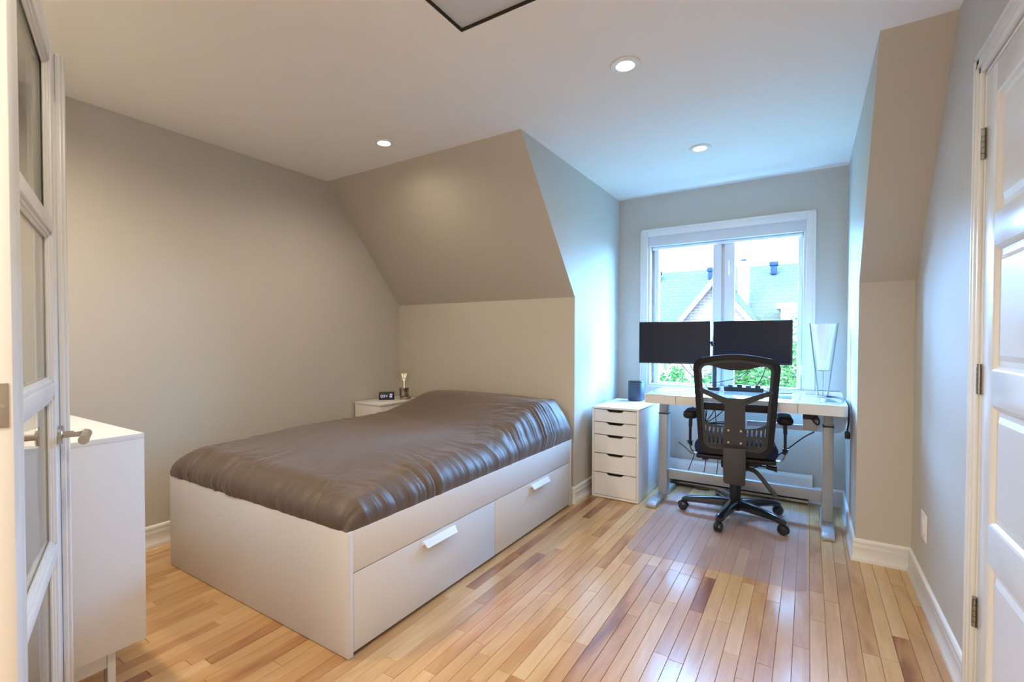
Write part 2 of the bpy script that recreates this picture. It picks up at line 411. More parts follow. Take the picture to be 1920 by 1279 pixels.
def plank_geo(ps):
    vs, fs, tn = [], [], []
    for x0, x1, y0, y1, t in ps:
        g = .0005; c = .0011; x0 += g; x1 -= g; y0 += g; y1 -= g
        n = len(vs)
        vs += [(x0, y0, -.018), (x1, y0, -.018), (x1, y1, -.018), (x0, y1, -.018),
               (x0, y0, -c), (x1, y0, -c), (x1, y1, -c), (x0, y1, -c),
               (x0 + c, y0 + c, 0), (x1 - c, y0 + c, 0), (x1 - c, y1 - c, 0), (x0 + c, y1 - c, 0)]
        q = [(8, 9, 10, 11)] + [(a, (a + 1) % 4, 4 + (a + 1) % 4, 4 + a) for a in range(4)] + [(4 + a, 4 + (a + 1) % 4, 8 + (a + 1) % 4, 8 + a) for a in range(4)]
        fs += [tuple(n + i for i in f) for f in q]; tn += [t] * len(q)
    return vs, fs, tn
def plank_obj(name, ps, kind=None):
    vs, fs, tn = plank_geo(ps); me = bpy.data.meshes.new(name); me.from_pydata(vs, [], fs); me.materials.append(M['floor'])
    a = me.attributes.new('tone', 'FLOAT', 'FACE'); a.data.foreach_set('value', tn)
    o = bpy.data.objects.new(name, me); COL.objects.link(o); o.parent = floor
    if kind: o['kind'] = kind
    return o
for p in chosen: plank_obj('plank', [p])
plank_obj('plank_field', rest, 'stuff')

# ---- baseboards (swept profile)
PROF = [(0, 0), (.020, 0), (.020, .010), (.017, .020), (.0115, .026), (.0115, .074), (.0135, .080), (.0105, .087), (.0105, .098), (.013, .104), (.0125, .112), (.008, .119), (.003, .1225), (0, .1225)]
def baseboards(path, names, labels):
    P = [Vector(p) for p in path]; nrm = []
    for a, c in zip(P, P[1:]):
        d = (c - a).normalized(); nrm.append(Vector((-d.y, d.x)))     # left of direction = into room
    def off(i, d):
        if i == 0: return P[0] + nrm[0] * d
        if i == len(P) - 1: return P[-1] + nrm[-1] * d
        n0, n1 = nrm[i - 1], nrm[i]; m_ = (n0 + n1) / (1 + n0.dot(n1)); return P[i] + m_ * d
    for i, nm in enumerate(names):
        if nm is None: continue
        bm = MB(); A = []; B = []
        for d, z in PROF:
            a, c = off(i, d), off(i + 1, d); A.append(bm.bm.verts.new((a.x, a.y, z))); B.append(bm.bm.verts.new((c.x, c.y, z)))
        n = len(PROF)
        for k in range(n): bm.bm.faces.new((A[k], A[(k + 1) % n], B[(k + 1) % n], B[k]))
        bm.bm.faces.new(A[::-1]); bm.bm.faces.new(B)
        struct(nm, bm, M['trim'], labels[i], 'baseboard', angle=50)
# walk with the room on the left side (counter-clockwise seen from above)
baseboards([(XR, 2.2225), (XR, K), (AR, K), (AR, YB), (AL, YB), (AL, K), (XL, K), (XL, YF)],
           ['baseboard_right', 'baseboard_pier', 'baseboard_dormer_right', 'baseboard_back', 'baseboard_dormer_left', 'baseboard_bedhead', 'baseboard_left'],
           ['white baseboard below the light switch', 'white baseboard on the narrow wall right of the dormer', 'white baseboard along the dormer beside the desk',
            'white baseboard under the window behind the heater', 'white baseboard beside the drawer unit', 'white baseboard behind the bed head', 'white baseboard along the left wall'])

# ---- window
win = thing('window_1', 'white framed double casement window above the desk', 'window', (-.60, YB, WZ0), kind='structure')
def frame_mb(x0, x1, z0, z1, w, y0, y1, bev=.003, wt=None, wb=None):
    wt = w if wt is None else wt; wb = w if wb is None else wb
    b = MB(); b.box(x0, x0 + w, y0, y1, z0, z1, bev); b.box(x1 - w, x1, y0, y1, z0, z1, bev)
    b.box(x0 + w, x1 - w, y0, y1, z1 - wt, z1, bev); b.box(x0 + w, x1 - w, y0, y1, z0, z0 + wb, bev); return b
b = MB()   # casing around opening, with a raised outer bead
cx0, cx1, cz0, cz1 = -1.246, .040, .742, 2.172
for (x0, x1, z0, z1) in ((cx0, WX0 + .002, cz0, cz1), (WX1 - .002, cx1, cz0, cz1), (WX0 + .002, WX1 - .002, WZ1 - .002, cz1), (WX0 + .002, WX1 - .002, cz0, WZ0 + .002)):
    b.box(x0, x1, YB - .014, YB, z0, z1, .003)
for (x0, x1, z0, z1) in ((cx0, cx0 + .016, cz0, cz1), (cx1 - .016, cx1, cz0, cz1), (cx0, cx1, cz1 - .016, cz1), (cx0, cx1, cz0, cz0 + .016)):
    b.box(x0, x1, YB - .020, YB - .010, z0, z1, .004)
b.build('casing', M['trim'], win)
b = frame_mb(WX0, WX1, WZ0, WZ1, .022, YB + .0, YB + .15, .002); b.build('jamb', M['vinyl'], win)
fx0, fx1, fz0, fz1 = WX0 + .022, WX1 - .022, WZ0 + .005, WZ1 - .022
b = frame_mb(fx0, fx1, fz0, fz1, .026, YB + .085, YB + .145, .003, wb=.012); b.box(-.620, -.568, YB + .085, YB + .145, fz0, fz1, .003); b.build('frame', M['vinyl'], win)
for i, (x0, x1) in enumerate(((fx0 + .02, -.605), (-.583, fx1 - .005))):
    sl = .045 if i == 0 else .052
    b = MB(); y0, y1 = YB + .06, YB + .11; z0, z1 = fz0 + .006, fz1 - .018
    wl_, wr_ = (.038, .066) if i == 0 else (.076, .028)
    b.box(x0, x0 + wl_, y0, y1, z0, z1, .004); b.box(x1 - wr_, x1, y0, y1, z0, z1, .004)
    b.box(x0 + wl_, x1 - wr_, y0, y1, z1 - .05, z1, .004); b.box(x0 + wl_, x1 - wr_, y0, y1, z0, z0 + .022, .004)
    sash = b.build('sash', M['vinyl'], win)
    b = MB(); b.box(x0 + wl_ - .004, x1 - wr_ + .004, YB + .083, YB + .088, z0 + .018, z1 - .046); b.build('pane', M['pane'], sash, smooth=False)
b = MB(); b.box(-.556, -.544, YB + .035, YB + .062, 1.735, 1.86, .004); b.tube([(-.55, YB + .04, 1.85), (-.55, YB + .028, 1.81), (-.55, YB + .03, 1.745)], .005); b.build('sash_lock', M['plate'], win)

bl = thing('roller_blind', 'rolled-up blind in a pale valance at the window head', 'blind', (-.60, YB + .03, 2.024))
b = MB(); b.box(WX0 + .001, WX1 - .004, YB - .002, YB + .058, 2.024, 2.103, .003); b.build('valance', M['valance'], bl)
b = MB(); b.tube([(WX0 + .03, YB + .045, 2.010), (WX1 - .03, YB + .045, 2.010)], .014, 14); b.build('roller', M['vinyl'], bl)
b = MB()
for k in range(130):
    z = 2.015 - k * .0082
    b.box(-.0475, -.0440, YB + .030, YB + .0335, z - .0027, z + .0027)
    b.box(-.0375, -.0340, YB + .030, YB + .0335, z - .0027, z + .0027)
b.box(-.0463, -.0452, YB + .0312, YB + .0323, .955, 2.015); b.box(-.0363, -.0352, YB + .0312, YB + .0323, .955, 2.015)
b.build('bead_chain', M['plate'], bl)
b = MB(); b.box(-.056, -.026, YB + .018, YB + .044, .945, 1.02, .006); b.box(-.049, -.033, YB + .014, YB + .02, .96, 1.005, .003); b.build('chain_tensioner', M['plate'], bl)

# ---- closet door (door_2) on the right wall
d2 = thing('door_2', 'white panelled closet door on the right wall', 'door', (XR, (DY0 + DY1) / 2, 0), kind='structure')
# casing: profile across width
def casing(b, side):
    steps = [(0, .012, 0, .012), (.010, .030, 0, .017), (.030, .062, 0, .013), (.062, .080, 0, .019), (.080, .098, 0, .012)]
    return steps
cas = [(0.0, .010, .010), (.010, .022, .019), (.022, .050, .014), (.050, .063, .021), (.063, .083, .016)]
b = MB(); ci = DY1 - .002; co_ = ci + .090
for a0, a1, t in cas:    # a measured from outer edge inward
    b.box(XR - t, XR, co_ - a1, co_ - a0, 0, DZ + .090 - a0, .0025)
    b.box(XR - t, XR, DY0 - .09 + a0, DY0 - .09 + a1, 0, DZ + .090 - a0, .0025)
    b.box(XR - t, XR, DY0 - .09 + a0, co_ - a0, DZ + .088 - a1, DZ + .090 - a0, .0025)
b.build('casing', M['trim'], d2)
b = MB(); b.box(XR - .006, XR + .10, DY1 - .010, DY1, 0, DZ, .002); b.box(XR - .006, XR + .10, DY0, DY0 + .010, 0, DZ, .002); b.box(XR - .006, XR + .10, DY0, DY1, DZ - .010, DZ, .002); b.build('jamb', M['trim'], d2)
lx0, lx1 = XR - .004, XR + .031; ly0, ly1, lz0, lz1 = DY0 + .013, DY1 - .013, .008, DZ - .013
st = .095
panels = [(1.594, 1.953), (1.125, 1.494), (.661, 1.021), (.174, .545)]
for (y0, y1) in ((ly0, ly0 + st), (ly1 - st, ly1)):
    b = MB(); b.box(lx0, lx1, y0, y1, lz0, lz1, .0015); b.build('stile', M['door'], d2)
zr = [lz1] + [z for p in panels for z in (p[1], p[0])] + [lz0]
for i in range(0, len(zr), 2):
    b = MB(); b.box(lx0, lx1, ly0 + st - .001, ly1 - st + .001, zr[i + 1], zr[i], .0015); b.build('rail', M['door'], d2)
for z0, z1 in panels:
    b = MB(); y0, y1 = ly0 + st, ly1 - st
    def ring(o, x): return [(x, y0 + o, z0 + o), (x, y1 - o, z0 + o), (x, y1 - o, z1 - o), (x, y0 + o, z1 - o)]
    rs = [ring(0, lx0 + .001), ring(.005, lx0 + .0035), ring(.012, lx0 + .0115), ring(.017, lx0 + .0125), ring(.03, lx0 + .0125), ring(.046, lx0 + .006)]
    V = [[b.bm.verts.new(p) for p in r] for r in rs]
    for A, B_ in zip(V, V[1:]):
        for k in range(4): b.bm.faces.new((A[k], A[(k + 1) % 4], B_[(k + 1) % 4], B_[k]))
    b.bm.faces.new(V[-1])
    b.build('panel', M['door'], d2, angle=20)
for z0, z1 in ((1.783, 1.872), (1.044, 1.132), (.300, .388)):
    hg = MB(); yk = DY1 - .012; L = z1 - z0
    for i in range(5): hg.cyl((XR - .010, yk, z0 + L * i / 5 + .0008), (XR - .010, yk, z0 + L * (i + 1) / 5 - .0008), .0068, 14)
    hg.cyl((XR - .010, yk, z1), (XR - .010, yk, z1 + .006), .005, 12); hg.cyl((XR - .010, yk, z1 + .005), (XR - .010, yk, z1 + .008), .0068, 12)
    hg.box(XR - .0062, XR - .0042, yk - .013, yk + .001, z0, z1)
    hg.box(XR - .0082, XR - .0060, yk, yk + .006, z0, z1)
    hg.build('hinge', M['steel_dark'], d2)

# ---- open glazed door (door_1)
N0 = Vector((-1.1673, .2494, 0)); DD = Vector((-.657, .241, 0)).normalized(); NN = Vector((-DD.y, DD.x, 0))
if NN.y < 0: NN = -NN
d1 = thing('door_1', 'open white door with mirror-like glass panes and steel lever at left edge', 'door', (N0.x, N0.y, 0), kind='structure')
MX = Matrix(((DD.x, NN.x, 0, N0.x), (DD.y, NN.y, 0, N0.y), (0, 0, 1, 0), (0, 0, 0, 1)))   # local: u along door, v toward room, z
WD = .672; TH = .036; sw = .098
def dpart(mbk, name, m_, parent=d1, **k): mbk.xform(MX); return mbk.build(name, m_, parent, **k)
for u0, u1 in ((0, sw), (WD - sw, WD)):
    b = MB(); b.box(u0, u1, -TH, 0, .008, 2.026, .002); dpart(b, 'stile', M['door'])
rails = [(1.962, 2.026), (1.502, 1.537), (1.063, 1.098), (.624, .659), (.008, .215)]
for z0, z1 in rails:
    b = MB(); b.box(sw, WD - sw, -TH, 0, z0, z1, .002); dpart(b, 'rail', M['door'])
for i in range(4):
    z1 = rails[i][0]; z0 = rails[i + 1][1]
    for v0, v1, nm in ((-.013, -.004, 1), (-TH + .004, -TH + .013, 0)):
        pass
    b = MB()
    for t, d in ((.018, .006), (.010, .011)):      # stepped glazing bead on both faces
        for (u0, u1, a0, a1) in ((sw, sw + t, z0, z1), (WD - sw - t, WD - sw, z0, z1), (sw, WD - sw, z0, z0 + t), (sw, WD - sw, z1 - t, z1)):
            b.box(u0, u1, -TH / 2 + .002, -TH / 2 + .002 + d, a0, a1, .0015); b.box(u0, u1, -TH / 2 - .002 - d, -TH / 2 - .002, a0, a1, .0015)
    dpart(b, 'glazing_bead', M['door'])
    b = MB(); b.box(sw - .001, WD - sw + .001, -TH / 2 - .002, -TH / 2 + .002, z0 - .001, z1 + .001); dpart(b, 'pane', M['doorglass'], smooth=False)
b = MB(); b.box(WD - .014, WD + .030, .0005, .013, .008, 2.022, .003); b.box(WD - .002, WD + .024, .011, .020, .008, 2.022, .003); dpart(b, 'astragal', M['door'])
# lever handle on the room face, rose and lever
hz = .948; hu = .622
b = MB(); b.lathe([(0, 0), (.026, 0), (.026, .008), (.0235, .010), (0, .010)], 0, 0, 0, 32, Matrix.Translation((hu, .0005, hz)) @ Matrix.Rotation(R(-90), 4, 'X'))
rose = dpart(b, 'handle_rose', M['steel'])
b = MB(); b.tube([(hu, .010, hz), (hu, .055, hz)], .0095, 20)
path = smooth_path([(hu, .050, hz), (hu - .004, .060, hz), (hu - .016, .062, hz), (hu - .06, .062, hz), (hu - .125, .062, hz)], 6)
b.tube(path, .0122, 20); dpart(b, 'lever', M['steel'], rose)
b = MB(); b.lathe([(0, 0), (.026, 0), (.026, .008), (.0235, .010), (0, .010)], 0, 0, 0, 32, Matrix.Translation((hu, -TH - .0005, hz)) @ Matrix.Rotation(R(90), 4, 'X'))
rose2 = dpart(b, 'handle_rose', M['steel'])
b = MB(); b.tube([(hu, -TH - .010, hz), (hu, -TH - .055, hz)], .0095, 16); b.tube([(hu + .008, -TH - .055, hz), (hu - .105, -TH - .055, hz)], .0115, 16); dpart(b, 'lever', M['steel'], rose2)
b = MB(); b.box(-.0022, .001, -TH + .001, -.006, 1.062, 1.140, .0008); hp = dpart(b, 'hinge_leaf', M['steel'])
for z, v in ((1.074, -.022), (1.100, -.013), (1.127, -.022)):
    b = MB(); b.lathe([(0, 0), (.0042, 0), (.0040, .0008), (.0022, .0012), (0, .0004)], 0, 0, 0, 16, Matrix.Translation((-.0021, v, z)) @ Matrix.Rotation(R(-90), 4, 'Y')); dpart(b, 'screw', M['steel'], hp)

# ---- light switch on right wall
sw_ = thing('light_switch', 'white rocker light switch low on the right wall', 'switch', (XR, 2.965, .35))
b = MB(); b.box(XR - .006, XR, 2.915, 3.030, .285, .412, .003); b.build('plate', M['plate'], sw_)
b = MB(); b.box(XR - .010, XR - .005, 2.951, 2.994, .316, .380, .002); b.build('rocker', M['plate'], sw_)

# ---- ceiling downlights
LB = ['round ceiling downlight nearest the viewer, in front of the dormer', 'round ceiling downlight above the desk in the dormer', 'round ceiling downlight above the bed',
      'round ceiling downlight above the dresser, outside the frame', 'round ceiling downlight just inside the entry, outside the frame']
for i, (x, y) in enumerate(LAMPS):
    t = thing('downlight', LB[i], 'ceiling light', (x, y, ZC), 'recessed ceiling downlights')
    b = MB(); b.lathe([(.064, 0), (.067, -.003), (.063, -.0075), (.042, -.0085), (.038, -.004), (.038, 0)], x, y, ZC, 48); b.build('trim_ring', M['plate'], t)
    b = MB(); b.lathe([(0.0382, -.0005), (.036, -.0018), (.0345, -.0018), (.0345, -.0005)], x, y, ZC, 40); b.build('shadow_ring', M['dark_gap'], t)  # near-black ring drawn in for the shadow line inside the trim
    b = MB(); b.lathe([(0, -.0035), (.034, -.0035), (.0345, 0)], x, y, ZC, 32); b.build('lamp_face', M['bulbface'], t)
    add_light('downlight_lamp', 'SPOT', (x, y, ZC - .012), LAMP_W[i], DOWN, (0, 0, -1), spot_size=R(168), spot_blend=.9, shadow_soft_size=.03)
add_light('hall_lamp', 'AREA', (-.9, -1.0, ZC - .03), HALL_W, (1.0, .86, .70), (0, 0, -1), shape='DISK', size=.35)
add_light('hall_fill_light', 'AREA', (-.55, YH + .03, 1.45), 24.0, (1.0, .90, .74), (0, 1, 0), shape='RECTANGLE', size=1.2, size_y=1.5)  # added fill from behind the camera; the hall wall has no window

# ================================================================== BED
BR, BL, B0, B1, HB = -1.4425, -2.8632, 1.215, 3.2645, .4844
bed = thing('bed', 'white storage bed frame with two long drawers', 'bed', ((BL + BR) / 2, (B0 + B1) / 2, 0))
b = MB(); b.box(BL, BR, B0, B0 + .024, 0.003, HB, .0012); b.build('footboard', M['bedwhite'], bed)
b = MB(); b.box(BL, BR, B1 - .02, B1, 0.003, HB, .0012); b.build('headboard', M['bedwhite'], bed)
b = MB(); b.box(BR - .022, BR - .001, B0 + .024, B1 - .02, .325, HB - .001, .0012); b.build('side_rail', M['bedwhite'], bed)
b = MB(); b.box(BL, BL + .022, B0 + .024, B1 - .02, .02, HB - .001, .0012); b.build('side_rail', M['bedwhite'], bed)
b = MB(); b.box(BL + .022, BR - .026, B0 + .024, B1 - .02, .02, .31); b.build('carcass', M['dark_gap'], bed)
for y0, y1 in ((B0 + .0265, 2.2335), (2.2365, B1 - .0225)):
    b = MB(); b.box(BR - .020, BR - .001, y0, y1, .018, .3205, .0012); dr = b.build('drawer', M['bedwhite'], bed)
    yc = 1.753 if y0 < 2 else 2.763; z = .297; w2 = .118
    b = MB()   # trapezoid lip handle flaring downward/outward
    prof = [(BR - .001, z + .008), (BR + .006, z + .008), (BR + .026, z - .018), (BR + .023, z - .021), (BR + .007, z - .003), (BR - .001, z - .012)]
    b.prism(prof, 'y', yc - w2, yc + w2); 
    for v in b.bm.verts:
        pass
    b = MB()
    lo = [b.bm.verts.new((px, yc - w2 + (px - BR) * .35, pz)) for px, pz in prof]; hi = [b.bm.verts.new((px, yc + w2 - (px - BR) * .35, pz)) for px, pz in prof]
    b.bm.faces.new(lo); b.bm.faces.new(hi[::-1]); n = len(prof)
    for k in range(n): b.bm.faces.new((lo[k], lo[(k + 1) % n], hi[(k + 1) % n], hi[k]))
    b.build('handle', M['trim'], dr)

mt_ = MB(); mt_.box(BL + .03, BR - .03, B0 + .04, B1 - .03, .315, .52, .03, seg=3)
ms = mt_.build('mattress', M['laminate']); tag(ms, 'mattress inside the bed frame under the brown cover', 'mattress')

# duvet: closed puffy surface, gathered at its tucked edges
def duvet():
    NU, NV = 300, 400       # across x, along y
    x0, x1, y0, y1 = BL + .012, BR - .010, B0 + .006, B1 - .006
    Wx, Ly = x1 - x0, y1 - y0
    def sm(a, b_, t): t = max(0, min(1, (t - a) / (b_ - a))); return t * t * (3 - 2 * t)
    bm = bmesh.new(); grid = []
    for j in range(NV + 1):
        row = []
        v = j / NV; y = y0 + v * Ly
        for i in range(NU + 1):
            u = i / NU; x = x0 + u * Wx
            dx = min(x - x0, x1 - x); dy0 = y - y0; dy1 = y1 - y
            # base crown height
            top = .630 + .022 * sm(1.27, 1.9, y)
            right = (x - x0) / Wx
            top -= .030 * sm(.72, 1.0, right) * (1 - sm(2.12, 2.85, y))
            # pillow swell
            pc = sm(2.66 - .42 * right, 3.10 - .16 * right, y) * (1 - .30 * sm(3.14, 3.28, y)) * (.35 + .65 * sm(0, .26, x - x0))
            top += .135 * pc
            top += .012 * math.exp(-((right - .38) / .25) ** 2) * pc
            # rolled edges (superellipse fall)
            def fall(d, r): 
                if d >= r: return 1.0
                t = 1 - d / r; return math.sqrt(max(0, 1 - t ** 2.2))
            rr = .11; rf = .13
            f = fall(dx, rr) * fall(dy0, rf) * fall(dy1, .09)
            zb = .468
            z = zb + (top - zb) * f
            # gathers: folds running perpendicular to the nearest edge
            def fold(s, seed, d, reach, amp):
                s += d * 1.1 * noise.noise(Vector((s * 1.7, seed, 1.5))) + .25 * d
                wv = noise.noise(Vector((s * 10 + seed + noise.noise(Vector((s * 3.1, d * 3, seed))) * 1.6, d * 1.6, seed)))
                w2_ = noise.noise(Vector((s * 25 + seed * 2 + noise.noise(Vector((s * 7, d * 5, seed))) * 1.3, d * 2.4, seed + 5)))
                k = math.exp(-(d / reach) ** 1.5)
                w2_ = 2.6 * abs(w2_) - .5; wv = 2.4 * abs(wv) - .5
                amp *= .35 + 1.7 * abs(noise.noise(Vector((s * 3.3, seed, 4)))) ; return amp * k * (.85 * wv + .42 * w2_ + .13 * (2.6 * abs(noise.noise(Vector((s * 58 + d * 6 * math.sin(s * 9), d * 5, seed + 9)))) - .5))
            g = 0
            dr_ = x1 - x; dl_ = x - x0
            g += fold(y, 3.3, dr_, .20 + .12 * noise.noise(Vector((y * 2.2, 0, 9))), .016)
            g += fold(y, 8.1, dl_, .12, .010)
            g += fold(x, 5.7, dy0, .17, .013)
            g *= min(1, f * 1.6 + .25)
            # long soft drags over the top, converging to the right edge near the pillow
            dr2 = noise.noise(Vector(((x + .55 * y) * 7.5, (y - .3 * x) * 1.6, 2.0)))
            dr3 = noise.noise(Vector(((y - .35 * x) * 10, (x + .3 * y) * 1.8, 6.0)))
            g += .0050 * (2 * abs(dr2) - .4) * f * (0.12 + .88 * sm(.55, .9, right))
            g += .0055 * (2 * abs(dr3) - .4) * f * (0.08 + .92 * sm(.5, .9, right) * sm(2.02, 2.65, y))
            g += .010 * noise.noise(Vector((x * 2.4, y * 2.0, 11))) * f
            z += g
            # lateral puff: sides bulge outwards a little between gathers, pillow end bulges more
            lat = .016 * math.sin(math.pi * min(1, max(0, (z - zb) / .14))) if f < 1 else 0
            ox = (1 if x > (x0 + x1) / 2 else -1) * lat * (1 if dx < rr else 0)
            ox += (.018 * sm(2.45, 2.87, y) * (1 if right > .5 else 0)) * math.sin(math.pi * min(1, max(0, (z - zb) / .25))) * (1 if dx < rr else 0)
            oy = -lat * 1.6 * (1 if dy0 < rf else 0)
            ox += (g * .5 * (1 if right > .5 else -1)) if dx < rr else 0
            oy -= (g * .6) if dy0 < rf else 0
            row.append(bm.verts.new((x + ox, y + oy, z)))
        grid.append(row)
    for j in range(NV):
        for i in range(NU): bm.faces.new((grid[j][i], grid[j][i + 1], grid[j + 1][i + 1], grid[j + 1][i]))
    # skirt down into the frame
    bnd = [grid[0][i] for i in range(NU + 1)] + [grid[j][NU] for j in range(1, NV + 1)] + [grid[NV][i] for i in range(NU - 1, -1, -1)] + [grid[j][0] for j in range(NV - 1, 0, -1)]
    cxm, cym = (x0 + x1) / 2, (y0 + y1) / 2
    low = []
    for vtx in bnd:
        c = vtx.co; low.append(bm.verts.new((min(max(c.x, x0 + .012), x1 - .014), min(max(c.y, y0 + .022), y1 - .018), .440)))
    for i in range(len(bnd)):
        j = (i + 1) % len(bnd); bm.faces.new((bnd[i], low[i], low[j], bnd[j]))
    bmesh.ops.recalc_face_normals(bm, faces=bm.faces[:])
    me = bpy.data.meshes.new('duvet'); bm.to_mesh(me); bm.free(); me.materials.append(M['duvet']); me.shade_smooth()
    o = bpy.data.objects.new('duvet', me); COL.objects.link(o)
    tag(o, 'brown satin duvet gathered over the bed and its pillow', 'duvet')
duvet()

# ================================================================== NIGHTSTAND, CLOCK, BULB LAMP
ns = thing('nightstand', 'narrow white nightstand between bed and left wall', 'nightstand', (-3.03, 3.02, 0))
nx0, nx1, ny0, ny1, nz = XL + .022, -2.875, 2.760, 3.290, .688
b = MB(); b.box(nx0, nx1, ny0, ny1, nz - .016, nz, .0015); b.build('top', M['laminate'], ns)
b = MB(); b.box(nx0 + .004, nx0 + .022, ny0 + .006, ny1, 0, nz - .017, .001); b.box(nx1 - .022, nx1 - .004, ny0 + .006, ny1, 0, nz - .017, .001); b.box(nx0 + .022, nx1 - .022, ny0 + .02, ny1, .05, nz - .017); b.build('body', M['laminate'], ns)
for z0, z1 in ((.47, .672), (.26, .463), (.06, .253)):
    b = MB(); b.box(nx0 + .024, nx1 - .024, ny0 + .004, ny0 + .02, z0, z1, .0012); b.build('drawer', M['laminate'], ns)
ck = thing('digital_clock', 'small black block clock with lit digits on the nightstand', 'clock', (-3.06, 3.01, nz))
Mc = Matrix.Translation((-3.075, 3.020, nz)) @ Matrix.Rotation(R(44), 4, 'Z')
b = MB(); b.prism([(-.028, 0.0005), (.028, 0.0005), (.024, .066), (-.018, .066)], 'x', -.066, .066, .0015); b.xform(Mc); b.build('case', M['clockblack'], ck)
SEG = {'0': 'abcdef', '3': 'abgcd', '4': 'fgbc', '2': 'abged', '8': 'abcdefg', 'C': 'afed', '°': 'abfg'}
b = MB()
def seg_char(b, ch, x, z, w, h_):
    t = .0011
    S_ = {'a': (x, x + w, z + h_, z + h_), 'g': (x, x + w, z + h_ / 2, z + h_ / 2), 'd': (x, x + w, z, z), 'f': (x, x, z + h_ / 2, z + h_), 'b': (x + w, x + w, z + h_ / 2, z + h_), 'e': (x, x, z, z + h_ / 2), 'c': (x + w, x + w, z, z + h_ / 2)}
    for s_ in SEG[ch]:
        a0, a1, c0, c1 = S_[s_]
        b.box(a0 - t, a1 + t, -.0295, -.0280, c0 - t, c1 + t)
for ch, x in (('0', -.048), ('3', -.028), ('4', -.006)): seg_char(b, ch, x, .022, .010, .020)
for k in (.028, .036): b.box(-.0335, -.0315, -.0295, -.028, k - .001, k + .001)
for ch, x, z in (('2', .026, .022), ('8', .038, .022), ('2', .028, .040), ('3', .040, .040)): seg_char(b, ch, x, z, .006, .010)
sh = Matrix.Identity(4); sh[1][2] = .010 / .066; b.xform(Mc @ sh @ Matrix.Translation((0, -.0002, 0))); b.build('digits', M['digits'], ck)
bl_ = thing('bulb_lamp', 'pewter socket lamp with bare clear globe bulb on the nightstand', 'lamp', (-2.97, 3.13, nz))
lx, ly = -2.972, 3.135
b = MB(); b.lathe([(0, 0.0005), (.047, 0.0005), (.048, .003), (.048, .020), (.045, .024), (0, .024)], lx + .010, ly, nz, 40); b.build('base', M['metalwarm'], bl_)
b = MB(); b.lathe([(0, .024), (.036, .025), (.040, .030), (.041, .060), (.0405, .062), (.041, .064), (.041, .068), (.0405, .070), (.041, .072), (.043, .094), (.044, .098), (.040, .098), (.038, .088), (0, .088)], lx - .006, ly, nz, 36); b.build('socket', M['metalwarm'], bl_)
b = MB(); b.lathe([(.014, .088), (.0145, .110), (.017, .120), (.026, .140), (.043, .160), (.056, .184), (.060, .208), (.056, .232), (.043, .252), (.024, .264), (0, .268)], lx - .006, ly, nz, 40); b.build('bulb', M['bulbglass'], bl_)
b = MB(); b.tube([(lx - .006, ly, nz + .088), (lx - .006, ly, nz + .165)], .0035, 8)
for k in range(7):
    a0, a1 = 2 * math.pi * k / 7, 2 * math.pi * (k + .5) / 7
    b.tube([(lx - .006 + .006 * math.cos(a0), ly + .006 * math.sin(a0), nz + .160), (lx - .006 + .024 * math.cos(a1), ly + .024 * math.sin(a1), nz + .226), (lx - .006 + .01 * math.cos(a1 + .4), ly + .01 * math.sin(a1 + .4), nz + .19)], .0011, 5)
b.build('filament', M['filament'], bl_)

# ================================================================== DRESSER (left)
dz0, dz1 = .183, .895; dx0, dx1, dy0_, dy1_ = -3.175, -1.905, .285, .731
dr = thing('dresser', 'white dresser on short legs behind the open glazed door', 'dresser', ((dx0 + dx1) / 2, (dy0_ + dy1_) / 2, 0))
b = MB(); b.box(dx0, dx1, dy0_, dy1_, dz1 - .018, dz1, .0012); b.build('top', M['laminate'], dr)
for x in (dx0, dx1 - .018):
    b = MB(); b.box(x, x + .018, dy0_, dy1_, dz0, dz1 - .0182, .0012); b.build('side_panel', M['laminate'], dr)
b = MB(); b.box(dx0 + .018, dx1 - .018, dy0_, dy1_ - .03, dz0, dz1 - .0182); b.build('body', M['laminate'], dr)
for i in range(2):
    for j in range(3):
        x0 = dx0 + .02 + i * .6145; z0 = dz0 + .004 + j * .236
        b = MB(); b.box(x0, x0 + .611, dy1_ - .028, dy1_ - .004, z0, z0 + .232, .0012); dd = b.build('drawer', M['laminate'], dr)
        b = MB(); b.cyl((x0 + .305, dy1_ - .004, z0 + .12), (x0 + .305, dy1_ + .018, z0 + .12), .011, 16); b.build('knob', M['laminate'], dd)
for x in (dx0 + .06, dx1 - .055):
    for y in (dy0_ + .05, dy1_ - .105):
        b = MB(); b.box(x, x + .035, y, y + .022, 0.001, dz0 - .0005, .001); b.build('leg', M['laminate'], dr)
    b = MB(); b.box(x + .002, x + .03, dy0_ + .072, dy1_ - .105, dz0 - .055, dz0 - .0005, .001); b.build('leg_rail', M['laminate'], dr)

